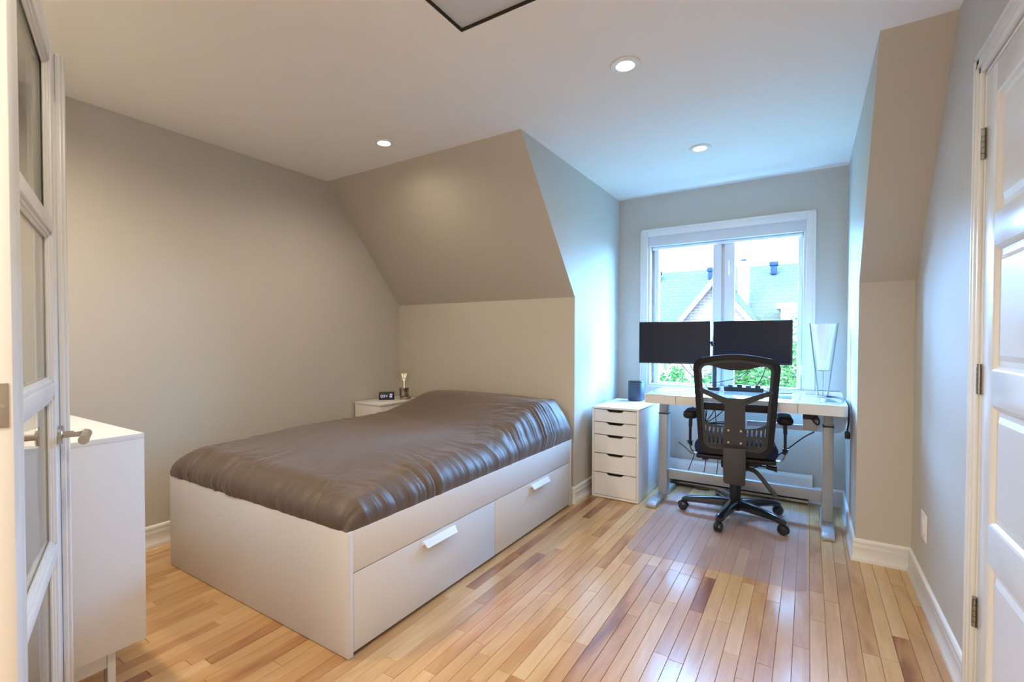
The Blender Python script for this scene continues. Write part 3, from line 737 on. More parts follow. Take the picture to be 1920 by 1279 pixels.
# ================================================================== DRAWER UNIT + SPEAKER
ax0, ax1, ay0, ay1, az = -1.396, -1.036, 3.5476, 4.1276, .700
du = thing('drawer_unit', 'tall white five-drawer unit left of the desk', 'drawer unit', ((ax0 + ax1) / 2, (ay0 + ay1) / 2, 0))
b = MB(); b.box(ax0, ax1, ay0, ay1, az - .016, az, .0012); b.build('top', M['laminate'], du)
for x in (ax0, ax1 - .016):
    b = MB(); b.box(x, x + .016, ay0, ay1, .004, az - .0165, .0012); b.build('side_panel', M['laminate'], du)
b = MB(); b.box(ax0 + .016, ax1 - .016, ay0, ay1, .004, .020, .001); b.build('bottom', M['laminate'], du)
b = MB(); b.box(ax0 + .016, ax1 - .016, ay0 + .05, ay1, .0205, az - .0165); b.build('interior', M['dark_gap'], du)
zt = az - .0185; hts = [.0975, .0965, .1425, .1475, .1755]
for hgt in hts:
    z1 = zt; z0 = zt - hgt + .0025; zt -= hgt
    x0, x1 = ax0 + .018, ax1 - .018; cx_ = (x0 + x1) / 2; cut = .020
    pr_ = [(x0, z0), (x1, z0), (x1, z1 - .0035), (cx_ + .068, z1 - .0035), (cx_ + .046, z1 - cut), (cx_ - .046, z1 - cut), (cx_ - .068, z1 - .0035), (x0, z1 - .0035)]
    b = MB(); b.prism(pr_, 'y', ay0 + .0015, ay0 + .017); b.build('drawer', M['laminate'], du)
sp = thing('speaker', 'small dark cylindrical-cornered speaker on the white drawer unit', 'speaker', (-1.211, 4.06, az))
sx0, sx1, sy0, sy1 = -1.272, -1.150, 4.000, 4.120; z0 = az
b = MB(); b.prism(rrect(sx0, sx1, sy0, sy1, .046, 8), 'z', z0 + .006, z0 + .155, .002); b.build('grille', M['speaker'], sp)
b = MB(); b.prism(rrect(sx0 + .004, sx1 - .004, sy0 + .004, sy1 - .004, .043, 8), 'z', z0 + .0005, z0 + .006); b.build('foot', M['black'], sp)
b = MB(); b.prism(rrect(sx0, sx1, sy0, sy1, .046, 8), 'z', z0 + .1555, z0 + .168, .002); b.box(-1.258, -1.232, sy0 + .03, sy0 + .035, z0 + .168, z0 + .1695); b.build('top_cap', M['blackgloss'], sp)

# ================================================================== DESK
ex0, ex1, ey0, ey1 = -.984, .198, 3.475, 4.078
dk = thing('standing_desk', 'white standing desk with glass top and grey lifting legs at the window', 'desk', ((ex0 + ex1) / 2, 3.83, 0))
zt0, zt1 = .764, .822
b = MB(); b.prism(rrect(ex0 + .004, ex1 - .004, ey0 + .012, ey1 - .002, .03, 5), 'z', zt0 + .001, zt1 - .001); b.build('tabletop', M['deskwhite'], dk)
b = MB(); b.prism(rrect(ex0, ex1, ey0, ey1, .035, 6), 'z', zt1, zt1 + .006, .001); b.build('glass_top', M['glasstop'], dk)
dcut = [-.792, -.41, -.06]
# end caps and drawer fronts along the front edge
b = MB(); b.prism([(-.764, ey0), (ex0 + .03, ey0)] + [(ex0 + .03 - .03 * math.sin(R(a)), ey0 + .03 - .03 * math.cos(R(a))) for a in (20, 45, 70, 90)] + [(ex0, ey0 + .2), (ex0 + .004, ey0 + .2), (ex0 + .02, ey0 + .012), (-.764, ey0 + .012)], 'z', zt0, zt1 - .0005); b.build('front_panel', M['deskwhite'], dk)
b = MB(); b.box(-.7605, -.4065, ey0, ey0 + .0115, zt0, zt1 - .0005, .001); b.build('drawer_front', M['deskwhite'], dk)
b = MB(); b.box(-.4035, -.0515, ey0, ey0 + .0115, zt0, zt1 - .0005, .001); b.build('drawer_front', M['deskwhite'], dk)
b = MB(); b.prism([(-.0485, ey0), (ex1 - .03, ey0)] + [(ex1 - .03 + .03 * math.sin(R(a)), ey0 + .03 - .03 * math.cos(R(a))) for a in (20, 45, 70, 90)] + [(ex1, ey0 + .2), (ex1 - .004, ey0 + .2), (ex1 - .02, ey0 + .012), (-.0485, ey0 + .012)], 'z', zt0, zt1 - .0005); b.build('front_panel', M['deskwhite'], dk)
for xc0, xc1, f0, f1 in ((-.953, -.889, -.974, -.907), (.083, .143, .081, .146)):
    b = MB(); b.prism([(3.530, .0015), (4.155, .0015), (4.155, .022), (4.11, .036), (3.575, .036), (3.530, .022)], 'x', f0, f1, .003); ft = b.build('foot', M['alu'], dk)
    b = MB(); b.box(xc0, xc1, 3.785, 3.875, .0365, .655, .004); b.build('leg', M['alu'], dk)
    b = MB(); b.box(xc0 + .006, xc1 - .006, 3.792, 3.868, .6555, zt0 - .001, .003); b.build('inner_leg', M['alu'], dk)
    b = MB(); b.box(xc0 - .001, xc1 + .001, 3.784, 3.876, .646, .657, .002); b.build('leg_collar', M['grayplastic'], dk)
b = MB(); b.box(-.8885, .0825, 3.810, 3.850, .155, .227, .004); b.build('crossbar', M['alu'], dk)
b = MB(); b.box(-.89, .09, 3.81, 3.86, .735, zt0 - .0005, .003); b.build('frame_beam', M['alu'], dk)
b = MB(); b.box(-.024, .054, 3.70, 3.78, .632, .735, .003); cb_ = b.build('control_box', M['alu'], dk)
b = MB(); b.box(-.026, .056, 3.696, 3.70, .703, .7355, .001); b.build('box_lid', M['grayplastic'], cb_)
b = MB(); b.box(-.026, .056, 3.70, 3.785, .736, zt0 - .0005, .002); b.build('box_bracket', M['alu'], dk)

# white tray panel fixed behind the right half of the desk
b = MB()
out = [(-.255, .838), (-.255, .857), (.182, .857), (.198, .845), (.206, .800)] + [(.207 + .022 * math.sin(R(a)), .70 + .1 * math.cos(R(a))) for a in (20, 45, 70, 100, 130)] + [(.212, .60), (.192, .575), (.158, .568), (-.38, .568), (-.38, .607), (-.02, .607), (-.02, .838)]
b.prism(out, 'y', ey1 + .004, ey1 + .016, .002)
tr_ = thing('cable_tray', 'white panel tray standing up along the rear right edge of the desk', 'tray', (0, ey1 + .01, .57))
b.build('tray_panel', M['paperwhite'], tr_)
b = MB(); b.box(-.257, .186, ey1 + .001, ey1 + .019, .8575, .8600, .0008); b.build('edge_strip', M['grayplastic'], tr_)

# things on the desk
def monitor(label, x0, x1, z0, z1, y0, ang, grp):
    xc, zc, w, h_ = (x0 + x1) / 2, (z0 + z1) / 2, (x1 - x0), (z1 - z0)
    t = thing('monitor', label, 'monitor', (xc, y0, z0), grp)
    X = Matrix.Translation((xc, y0, zc)) @ Matrix.Rotation(R(ang), 4, 'Z')
    b = MB(); b.box(-w / 2, w / 2, 0, .022, -h_ / 2, h_ / 2, .004); b.box(-w * .36, w * .36, .02, .045, -h_ * .36, h_ * .36, .01); b.xform(X); b.build('case', M['bezel'], t)
    b = MB(); b.box(-w / 2 + .008, w / 2 - .008, -.0012, 0.001, -h_ / 2 + .014, h_ / 2 - .008); b.xform(X); b.build('screen', M['screen'], t)
    b = MB(); b.cyl((0, .045, 0), (0, .075, 0), .03, 16); b.xform(X); b.build('mount_plate', M['black'], t)
monitor('left black monitor blank in front of the window', -1.120, -.607, 1.030, 1.352, 3.845, 4, None)
monitor('right black monitor blank, angled, beside the chair top', -.590, -.090, 1.040, 1.350, 3.855, -5, None)
ma = thing('monitor_stand', 'black dual monitor arm on a post clamped to the desk rear', 'monitor stand', (-.60, 4.03, zt1 + .006))
b = MB(); b.cyl((-.600, 4.030, zt1 + .03), (-.600, 4.030, 1.24), .0155, 18); b.build('post', M['grayplastic'], ma)
b = MB(); b.box(-.640, -.560, 3.99, 4.077, zt1 + .0065, zt1 + .03, .004); b.build('clamp', M['black'], ma)
for sx_, xe, ye in ((-1, -.864, 3.905), (1, -.336, 3.925)):
    b = MB(); b.tube([(-.600, 4.030, 1.19), (-.600 + sx_ * .14, 4.06, 1.19), (xe, ye + .05, 1.19)], .013, 10); b.cyl((xe, ye + .018, 1.19), (xe, ye + .06, 1.19), .02, 12); b.build('arm', M['black'], ma)
b = MB(); b.box(-.6045, -.5925, 3.885, 3.915, 1.165, 1.205, .003); b.tube([(-.595, 3.905, 1.19), (-.600, 4.025, 1.19)], .007, 8); b.build('link', M['black'], ma)

ps = thing('power_strip', 'black power strip at the back of the desk behind the chair', 'power strip', (-.38, 4.02, zt1 + .006))
b = MB(); b.box(-.53, -.27, 4.00, 4.05, zt1 + .0065, zt1 + .040, .004); b.build('body', M['black'], ps)
for k in range(4):
    b = MB(); b.box(-.505 + k * .06, -.47 + k * .06, 4.01, 4.04, zt1 + .0402, zt1 + .052 + .006 * (k % 2), .004); b.build('plug', M['black'], ps)
# table lamp
tl = thing('table_lamp', 'table lamp with tapered white shade held between two steel blades', 'lamp', (.086, 3.99, zt1 + .006))
lcx, lcy = .086, 3.995
b = MB(); b.lathe([(.031, 1.008), (.0315, 1.006), (.068, 1.322), (.066, 1.322), (.030, 1.012), (0, 1.012), (0, 1.008), (.031, 1.008)], lcx, lcy, 0, 48); b.build('lamp_shade', M['shade'], tl)
for s_ in (-1, 1):
    b = MB(); t0, t1 = Vector((lcx + s_ * .026, lcy, zt1 + .0065)), Vector((lcx + s_ * .080, lcy, 1.328))
    b.tube([t0, t1], 1, 8, sq=(.010, .0045, (0, 1, 0))); b.build('blade', M['steel_dark'], tl)
b = MB(); b.cyl((lcx, lcy, zt1 + .006), (lcx, lcy, 1.008), .003, 10); b.build('stem', M['steel_dark'], tl)
b = MB(); b.cyl((lcx, lcy, 1.002), (lcx, lcy, 1.0075), .036, 24); b.build('collar', M['steel_dark'], tl)
b = MB(); b.cyl((lcx, lcy, zt1 + .0065), (lcx, lcy, zt1 + .012), .05, 32); b.build('base', M['steel'], tl)

# ---- cables
def cable(label, pts, r, name='cable', m_='black', grp=None, n=10):
    pts = [(x + .026, y + .205, z) for x, y, z in pts]; b = MB(); b.tube(smooth_path(pts, n), r, 7); o = b.build(name, M[m_]); tag(o, label, 'cable', grp); return o
o = cable('black cable draped over the right end of the desk with its plug hanging', [(.08, 3.75, .8335), (.135, 3.70, .8345), (.165, 3.60, .8345), (.1835, 3.52, .815), (.186, 3.48, .76), (.184, 3.46, .70), (.178, 3.45, .655)], .0052)
b = MB(); b.box(.192, .218, 3.640, 3.670, .610, .653, .004); b.build('plug', M['black'], o)
cable('black cable looping from the desk underside to the wall left of the chair', [(-.70, 3.62, .735), (-.705, 3.66, .55), (-.72, 3.72, .40), (-.78, 3.86, .31), (-.86, 3.95, .335), (-.93, 4.05, .35)], .0035)
cable('thin cable hanging nearest the left desk leg down behind the crossbar', [(-.70, 3.72, .735), (-.71, 3.75, .52), (-.755, 3.77, .33), (-.80, 3.79, .20), (-.81, 3.80, .12)], .003)
cable('thin cable hanging straight, second from the left desk leg', [(-.68, 3.72, .735), (-.665, 3.76, .50), (-.675, 3.78, .30), (-.70, 3.80, .12)], .003)
cable('thin cable hanging straight, nearest the chair post', [(-.61, 3.72, .735), (-.595, 3.76, .50), (-.59, 3.78, .30), (-.61, 3.80, .12)], .003)
cable('black cable from the control box slanting down behind the chair', [(.01, 3.56, .615), (-.05, 3.62, .56), (-.17, 3.70, .43), (-.30, 3.78, .31), (-.42, 3.86, .22), (-.50, 3.93, .12)], .0042)
cable('black cable lying on the floor behind the left desk foot', [(-.98, 3.98, .0055), (-.93, 3.99, .0055), (-.86, 3.985, .0055), (-.80, 3.99, .0055), (-.74, 3.965, .0055), (-.68, 3.985, .0055)], .004)
o = cable('coiled black cable hung under the desk in front of the control box', [(-.03, 3.485, .755), (-.01, 3.48, .72), (.012, 3.478, .69), (.028, 3.48, .675), (.036, 3.48, .69), (.030, 3.48, .72), (.012, 3.48, .725), (.004, 3.48, .70), (.018, 3.48, .68)], .0045)
cable('cable running from the right monitor to the left across the window', [(-.36, 3.72, 1.10), (-.40, 3.76, .985), (-.47, 3.80, .93), (-.58, 3.81, .895), (-.66, 3.80, .885)], .0028)
cable('cable dropping from the right monitor to the power strip', [(-.27, 3.72, 1.08), (-.29, 3.76, .98), (-.325, 3.79, .90), (-.35, 3.80, .868)], .0032)
cable('left one of two cables slanting down from the left monitor', [(-.86, 3.68, 1.06), (-.81, 3.72, .98), (-.74, 3.78, .90), (-.70, 3.80, .832)], .0028)
cable('right one of two cables slanting down from the left monitor', [(-.79, 3.68, 1.06), (-.76, 3.72, .98), (-.71, 3.76, .92), (-.66, 3.78, .833)], .0028)
cable('black cable lying along the desk right of the power strip', [(-.30, 3.815, .845), (-.25, 3.82, .834), (-.18, 3.81, .8325), (-.12, 3.83, .8325)], .0035)
for k, (dx_, e_, lab) in enumerate([(a, c_, l_) for (a, c_), l_ in zip(((-.075, .02), (-.035, .0), (.0, .03), (.04, .015), (.09, .0)), ('leftmost', 'second from left', 'middle', 'second from right', 'rightmost'))]):
    cable(lab + ' cable in the fan of cables under the desk behind the chair', [(-.64 + dx_ * 1.4, 3.60, .73), (-.645 + dx_, 3.61, .68), (-.655 + dx_ * .3, 3.615, .62), (-.665, 3.62, .605), (-.62, 3.62, .590 + e_ * .5), (-.53, 3.615, .590 + e_), (-.50 + dx_ * .2, 3.61, .585)], .0035, grp='fan of cables under the desk')

# ---- baseboard heater
ht = thing('baseboard_heater', 'long white electric heater low on the wall behind the desk', 'heater', (-.5, 4.25, .03))
b = MB(); b.prism([(4.205, .045), (4.288, .030), (4.288, .208), (4.250, .213), (4.215, .198)], 'x', -.985, .022, .004); b.build('body', M['trim'], ht)
b = MB(); b.prism([(4.200, .043), (4.288, .028), (4.288, .211), (4.250, .217), (4.210, .201)], 'x', .0222, .036, .006); b.build('end_cap', M['trim'], ht)
b = MB(); b.box(-.97, .01, 4.22, 4.27, .012, .0295); b.build('louver', M['steel_dark'], ht)

# ================================================================== CHAIR + MAT
fm = thing('chair_mat', 'clear plastic floor mat under the office chair', 'mat', (-.44, 3.38, 0))
b = MB(); b.prism(rrect(-.880, .006, 2.752, 4.017, .045, 8), 'z', .0006, .0030); b.build('sheet', M['clearmat'], fm, smooth=False)

CX, CY, CZ = -.406, 3.640, .0032
ch = thing('office_chair', 'black mesh-back office chair on casters facing the desk', 'chair', (CX, CY, CZ))
TC = Matrix.Translation((CX, CY, CZ)) @ Matrix.Rotation(R(5), 4, 'Z')
def cpart(b, name, m_, parent=ch, **k): b.xform(TC); return b.build(name, m_, parent, **k)
# star base
b = MB(); b.lathe([(0, .062), (.045, .062), (.050, .075), (.052, .118), (.046, .130), (.036, .132), (0, .132)], 0, 0, 0, 32); cpart(b, 'hub', M['blackgloss'])
angs = [185, 260, 331, 43, 115]
for a in angs:
    c_, s_ = math.cos(R(a - 5)), math.sin(R(a - 5)); 
    b = MB(); pts, L = [], [(.02, .098, .036, .032), (.10, .100, .033, .031), (.20, .094, .028, .026), (.28, .086, .025, .021), (.318, .080, .026, .018), (.338, .074, .018, .012)]
    rings = []
    for r_, z_, hw, hh in L:
        ring = []
        for k in range(12):
            aa = 2 * math.pi * k / 12; cc, ss = math.cos(aa), math.sin(aa); ex = .7
            ou = hw * math.copysign(abs(cc) ** ex, cc); oz = hh * math.copysign(abs(ss) ** ex, ss)
            ring.append(b.bm.verts.new((r_ * c_ - ou * s_, r_ * s_ + ou * c_, z_ + oz)))
        rings.append(ring)
    for A, B_ in zip(rings, rings[1:]):
        for k in range(12): b.bm.faces.new((A[k], A[(k + 1) % 12], B_[(k + 1) % 12], B_[k]))
    b.bm.faces.new(rings[0][::-1]); b.bm.faces.new(rings[-1])
    arm = cpart(b, 'base_arm', M['blackgloss'])
    # caster: fork cap and two wheels
    px_, py_ = .318 * c_, .318 * s_; wr = .0315
    tv = Vector((-s_, c_, 0)) if a not in (259,) else Vector((1, .25, 0)).normalized()
    fv = Vector((tv.y, -tv.x, 0)); ctr = Vector((px_, py_, wr)) + fv * .012
    b = MB(); pass
    hood = [Vector((ctr.x, ctr.y, wr)) + fv * (.0285 * math.cos(R(t))) * 1 + Vector((0, 0, .0285 * math.sin(R(t)))) for t in range(20, 175, 15)]
    b.tube(hood, 1, 8, sq=(.0035, .022, (0, 0, 1))) if False else None
    for q in (-1, 1):
        Mw = Matrix.Translation(ctr) @ Vector((0, 0, 1)).rotation_difference(tv * q).to_matrix().to_4x4()
        b.lathe([(0, .004), (.0295, .004), (.0315, .007), (.0312, .014), (.028, .021), (.018, .0255), (0, .027)], 0, 0, 0, 24, Mw)
    hp_ = [ctr + fv * (.0345 * math.cos(R(t))) + Vector((0, 0, .0345 * math.sin(R(t)))) for t in range(10, 185, 12)]
    b.tube(hp_, .0045, 8); b.cyl(ctr - tv * .005, ctr + tv * .005, .008, 12)
    b.cyl(Vector((px_, py_, .058)), Vector((px_, py_, .072)), .015, 14)
    cst = cpart(b, 'caster', M['blackgloss'], arm)
b = MB(); b.lathe([(0, .132), (.033, .1325), (.0345, .140), (.0345, .240), (.0315, .246), (.031, .252), (.0325, .256), (.0315, .278), (.0315, .30), (0, .30)], 0, 0, 0, 28); cpart(b, 'gas_column', M['black'])
# mechanism
b = MB(); b.box(-.085, .085, -.10, .12, .355, .415, .008); b.box(-.20, .20, .02, .07, .405, .425, .004); b.cyl((0, 0, .30), (0, 0, .355), .03, 20); cpart(b, 'tilt_mechanism', M['black'])
# seat: cushion rounded
b = MB(); b.box(-.243, .243, -.205, .235, .452, .548, .040, seg=5)
for v in b.bm.verts:
    r_ = 1 - .12 * max(0, (v.co.y - .1) / .14) ** 2; v.co.x *= r_
cpart(b, 'seat', M['bluefab'])
b = MB(); b.box(-.232, .232, -.195, .225, .425, .4525, .010); cpart(b, 'seat_pan', M['black'])
# backrest surface (rear view): y as function of z
def yb(x, z): return -.262 - .085 * max(0, (z - .55)) - .10 * max(0, z - .8) ** 2 + .045 * (abs(x) / .24) ** 2 - .0
def half(z):   # outer half width
    t = (z - .475) / (1.09 - .475); return .205 + .043 * min(1, max(0, t)) ** .8
def outline(inset, n=14, ztop=1.120, zbot=.478, rt=.07, rb=.07, crown=.022):
    pts = []
    def hw(z): return half(z) - inset
    zt_, zb_ = ztop - inset, zbot + inset; rt = max(.02, rt - inset * .6); rb = max(.02, rb - inset * .6)
    wt, wb_ = hw(zt_ - rt), hw(zb_ + rb)
    for k in range(n + 1):  # bottom right corner
        a = R(-90 + 90 * k / n); pts.append((wb_ - rb + rb * math.cos(a), zb_ + rb + rb * math.sin(a)))
    for k in range(1, 10): z = zb_ + rb + (zt_ - rt - zb_ - rb) * k / 10; pts.append((hw(z), z))
    for k in range(n + 1):
        a = R(90 * k / n); pts.append((wt - rt + rt * math.cos(a), zt_ - crown - rt + rt * math.sin(a)))
    for k in range(1, 16):
        x = (wt - rt) * (1 - 2 * k / 16); pts.append((x, zt_ - crown * (x / (wt - rt)) ** 2))
    left = [(-x, z) for x, z in pts[:2 * n + 11]][::-1]
    return pts + left
def shell(b, dy=0):
    for v in b.bm.verts: v.co.y = v.co.y + yb(v.co.x, v.co.z) + dy
o1, o2 = outline(0), outline(.036)
b = MB(); b.prism(o1, 'y', -.012, .014, holes=[o2]); shell(b); 
cpart(b, 'back_frame', M['black'], angle=40)
o3, o4 = outline(.034), outline(.050)
b = MB(); b.prism(o3, 'y', -.018, -.002, holes=[o4]); shell(b); cpart(b, 'back_rim', M['grayplastic'], angle=40)
# headrest lip below the top frame
b = MB(); lip = [(-.175, 1.052), (-.13, 1.046), (-.08, 1.030), (-.03, 1.022), (.03, 1.022), (.08, 1.030), (.13, 1.046), (.175, 1.052), (.17, 1.068), (0, 1.080), (-.17, 1.068)]
b.prism(lip, 'y', -.016, -.002); shell(b); cpart(b, 'top_lip', M['black'])
# Y-shaped spine with slots
hw9 = half(.9) - .04; hw6 = half(.6) - .046
pl = [(-.058, .655), (-.058, .80), (-.075, .815), (-hw9, .872), (-hw9 + .001, .902), (-.075, .856), (-.045, .846), (.045, .846), (.075, .856), (hw9 - .001, .902), (hw9, .872), (.075, .815), (.058, .80), (.058, .655),
      (.12, .662), (.180, .690), (.184, .60), (.180, .545), (.165, .527), (-.165, .527), (-.180, .545), (-.184, .60), (-.180, .690), (-.12, .662)]
holes = []
for sgn in (-1, 1):
    for i in range(5):
        x = sgn * (.0715 + i * .0245)
        for z0, z1 in ((.612, .655 if i < 4 else .662), (.548, .594)):
            r_ = .0055; holes.append([(x + r_ * math.cos(R(a)), (z1 - r_ if a < 180 else z0 + r_) + r_ * math.sin(R(a))) for a in list(range(0, 181, 45)) + list(range(180, 360, 45)) if True][:9])
b = MB(); b.prism(pl, 'y', -.022, -.006, holes=holes); shell(b); spine = cpart(b, 'spine_plate', M['grayplastic'], angle=40)
for x, z in ((-.035, .642), (.035, .642), (-.035, .565), (.035, .565)):
    b = MB(); y_ = yb(x, z) - .022; b.tube([(x, y_, z), (x, y_ - .0025, z)], .0062, 14); cpart(b, 'screw', M['steel'], spine)
for sgn in (-1, 1):
    b = MB(); y_ = yb(sgn * hw9, .888) - .018; b.tube([(sgn * hw9, y_ + .01, .888), (sgn * hw9, y_ - .006, .888)], .010, 14); cpart(b, 'pivot_cap', M['grayplastic'])
# woven mesh (real strands)
b = MB(); pitch = .0092; zb_, zt_ = .52, 1.075
def inside(x, z): return abs(x) < half(z) - .036 and zb_ < z < zt_ - .02 * (x / .2) ** 2
for fam in (1, -1):
    k = -75
    while k < 140:
        pts = []
        for i in range(0, 75):
            z = zb_ - .02 + i * .0085; x = fam * ((z - zb_) * .75) + (k - 32) * pitch * fam
            if inside(x, z): pts.append(Vector((x, yb(x, z) + .004 + .0004 * fam, z)))
        if len(pts) > 2:
            th = .00075; prev = None
            pts = pts[::3] + ([pts[-1]] if (len(pts) - 1) % 3 else [])
            rings = [[b.bm.verts.new(p + Vector((o, q, 0))) for o, q in ((-th, -th * .7), (th, -th * .7), (0, th))] for p in pts]
            for A, B_ in zip(rings, rings[1:]):
                for j in range(3): b.bm.faces.new((A[j], A[(j + 1) % 3], B_[(j + 1) % 3], B_[j]))
        k += 1
me_o = cpart(b, 'mesh_fabric', M['blackmesh'], smooth=False); me_o['kind'] = 'stuff'
# lumbar band behind mesh (dark, seat side)
b = MB(); b.box(-.185, .185, .016, .034, .755, .805, .006)
for v in b.bm.verts: v.co.y += yb(v.co.x, v.co.z)
cpart(b, 'lumbar_band', M['black'])
# back bracket cover and bar
b = MB(); b.prism([(-.062, .318), (-.054, .305), (.054, .300), (.062, .312), (.066, .532), (-.066, .532)], 'y', -.300, -.235, .008); cpart(b, 'bracket_cover', M['grayplastic'])
b = MB(); b.prism([(-.29, .345), (-.06, .355), (-.06, .385), (-.24, .385), (-.24, .52), (-.29, .52)], 'x', -.04, .04, .004); cpart(b, 'back_bar', M['black'])
# arms
for sgn in (-1, 1):
    b = MB(); cx_ = sgn * .281
    b.prism(rrect(cx_ - .044, cx_ + .044, -.115, .135, .040, 8), 'z', .668, .718, .016)
    pad = cpart(b, 'arm_pad', M['black'], angle=60)
    b = MB(); b.tube([(sgn * .285, .0, .669), (sgn * .287, .0, .60)], 1, 10, sq=(.012, .028, (1, 0, 0))); b.tube([(sgn * .287, .0, .61), (sgn * .288, .0, .49)], 1, 10, sq=(.009, .022, (1, 0, 0))); cpart(b, 'arm_post', M['black'])
    b = MB(); b.tube(smooth_path([(sgn * .288, 0, .50), (sgn * .287, 0, .455), (sgn * .272, 0, .424), (sgn * .235, 0, .415), (sgn * .15, 0, .413)], 5), 1, 10, sq=(.005, .025, (0, .01, 1))); cpart(b, 'arm_bracket', M['steel_dark'])
# levers
for dz_, dy_ in ((0, 0), (-.012, .03)):
    b = MB(); b.tube(smooth_path([(.07, -.10 + dy_, .372 + dz_), (.115, -.13 + dy_, .366 + dz_), (.15, -.15 + dy_, .335 + dz_), (.19, -.165 + dy_, .285 + dz_), (.232, -.18 + dy_, .235 + dz_)], 5), 1, 10, sq=(.005, .012, (0, 1, 0))); cpart(b, 'lever', M['grayplastic'])
b = MB(); b.tube([(.08, -.08, .395), (.19, -.09, .388)], .005, 8); b.tube([(.18, -.09, .389), (.232, -.095, .384)], [.013, .016], 14); b.tube([(.232, -.095, .384), (.238, -.096, .384)], .021, 16); cpart(b, 'tension_knob', M['black'])
b = MB(); b.box(.07, .135, -.12, -.07, .388, .41, .003); b.tube([(.13, -.07, .405), (.19, -.075, .407)], .009, 10); cpart(b, 'height_paddle', M['black'])
b = MB(); b.tube([(-.09, -.04, .40), (-.19, -.05, .40)], .005, 8); b.tube([(-.165, -.05, .400), (-.205, -.05, .398)], .014, 12); cpart(b, 'side_knob', M['black'])

# ================================================================== OUTSIDE
b = MB(); b.box(-60, 60, YB + 1.2, 90, -3.7, -3.5); g = b.build('ground', M['grass']); tag(g, 'green ground outside below the window', 'ground', kind='structure')
hs = thing('house', 'overexposed brick house with grey shingle roof across the street', 'house', (-3.5, 20, -3.5))
ry, rz, ey, ez = 22.0, 4.15, 15.8, -.6
b = MB(); b.prism([(ey, ez), (ry, rz), (ry + 6.2, ez), (ry + 6.2, ez - .25), (ry, rz - .25), (ey, ez - .25)], 'x', -16, 12); b.build('roof', M['shingle'], hs, smooth=False)
b = MB(); b.box(-15.6, 11.6, 16.2, 27.5, -3.5, ez - .05); b.build('wall', M['brick'], hs, smooth=False)
gx, gz, gy = -2.60, 3.02, 15.5; sl = 1.26
b = MB(); hb_ = 3.1; b.prism([(gx - hb_, gz - .15 - hb_ * sl), (gx + hb_, gz - .15 - hb_ * sl), (gx, gz - .15)], 'y', gy, gy + 5.2); b.box(gx - hb_ + .1, gx + hb_ - .1, gy, gy + 2, -3.5, gz - .1 - hb_ * sl); b.build('gable_wall', M['brick'], hs, smooth=False)
for sgn in (-1, 1):
    b = MB(); e = 3.4
    b.prism([(gx, gz), (gx + sgn * e, gz - e * sl), (gx + sgn * e, gz - e * sl - .17), (gx, gz - .20)], 'y', gy - .28, gy - .2); b.build('fascia', M['fascia'], hs, smooth=False)
    b = MB(); b.prism([(gx, gz + .05), (gx + sgn * e, gz - e * sl + .05), (gx + sgn * e, gz - e * sl - .02), (gx, gz - .02)], 'y', gy - .2, gy + 5.6); b.build('gable_roof', M['shingle'], hs, smooth=False)
b = MB(); b.box(-2.42, -2.10, 19.3, 19.8, 2.0, 3.98); b.box(-2.45, -2.07, 19.26, 19.84, 3.90, 3.98); b.build('chimney', M['fascia'], hs, smooth=False)
b = MB(); b.box(-2.34, -2.18, 19.4, 19.7, 3.98, 4.08); b.build('chimney_cap', M['vent'], hs)
for x, z in ((-5.75, 4.15), (-3.63, 4.15), (-1.42, 4.2)):
    b = MB(); b.box(x - .10, x + .10, 21.3, 21.5, z - .50, z - .18, .01); b.box(x - .15, x + .15, 21.25, 21.55, z - .18, z - .02, .03); b.build('roof_vent', M['vent'], hs)
b = MB(); b.box(-1.0, .8, 17.2, 19.5, .2, 2.15); b.build('dormer', M['fascia'], hs, smooth=False)
b = MB(); b.box(-1.12, .92, 17.0, 20, 2.15, 2.32); b.build('dormer_roof', M['fascia'], hs, smooth=False)
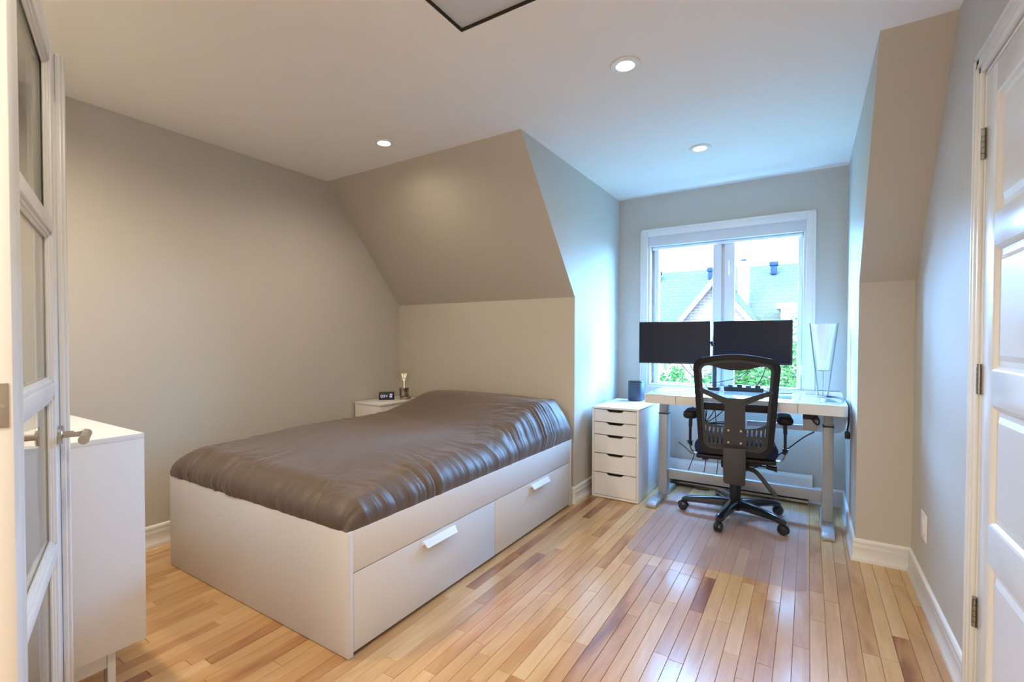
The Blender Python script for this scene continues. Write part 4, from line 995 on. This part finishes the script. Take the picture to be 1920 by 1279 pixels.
for x0, x1, z0, z1 in ((-4.6, -3.9, -1.9, -.7), (-3.4, -2.7, -1.9, -.7)):
    b = MB(); b.box(x0, x1, gy - .06, gy - .01, z0, z1); wf = b.build('house_window', M['fascia'], hs, smooth=False)
    b = MB(); b.box(x0 + .08, x1 - .08, gy - .08, gy - .055, z0 + .08, z1 - .08); b.build('window_pane', M['vent'], wf, smooth=False)
def tree(name, label, cx, cy, z0, z1, rad, n, seed, cat):
    rnd = random.Random(seed); t = thing(name, label, cat, (cx, cy, -3.5))
    b = MB(); b.tube([(cx, cy, -3.5), (cx + .05, cy, (z0 - 3.5) / 2), (cx, cy, (z0 + z1) / 2)], [.12, .09, .04], 8); b.build('trunk', M['bark'], t)
    vs, fs = [], []
    for i in range(n):
        for _ in range(20):
            p = Vector((rnd.uniform(-1, 1), rnd.uniform(-1, 1), rnd.uniform(-1, 1)))
            if .25 < p.length < 1 + .35 * noise.noise(p * 2.3 + Vector((seed, 0, 0))): break
        c = Vector((cx + p.x * rad, cy + p.y * rad, (z0 + z1) / 2 + p.z * (z1 - z0) / 2)); s_ = rnd.uniform(.035, .075)
        a = Vector((rnd.gauss(0, 1), rnd.gauss(0, 1), rnd.gauss(0, .6))).normalized(); w_ = a.cross(Vector((rnd.gauss(0, 1), rnd.gauss(0, 1), rnd.gauss(0, 1)))).normalized()
        k = len(vs); u = a.cross(w_)
        vs += [c - a * s_, c + w_ * s_ * .45 + u * .01, c + a * s_, c - w_ * s_ * .45 + u * .01]; fs.append((k, k + 1, k + 2, k + 3))
    me = bpy.data.meshes.new('foliage'); me.from_pydata([v - t.location for v in vs], [], fs); me.materials.append(M['leaf'])
    o = bpy.data.objects.new('foliage', me); COL.objects.link(o); o.parent = t; o['kind'] = 'stuff'
hs.location.x += .28
tree('tree', 'bright green leafy tree at the right of the window view', .75, 12.6, -3.0, 2.55, 1.45, 15000, 4, 'tree')
tree('shrub', 'green shrub seen below the monitors through the chair mesh', -1.05, 9.9, -3.2, 1.0, .98, 12000, 9, 'shrub')
tree('shrub', 'lower green shrub outside left of the chair behind the monitor post', -2.75, 12.2, -3.2, .70, .6, 5000, 12, 'shrub')
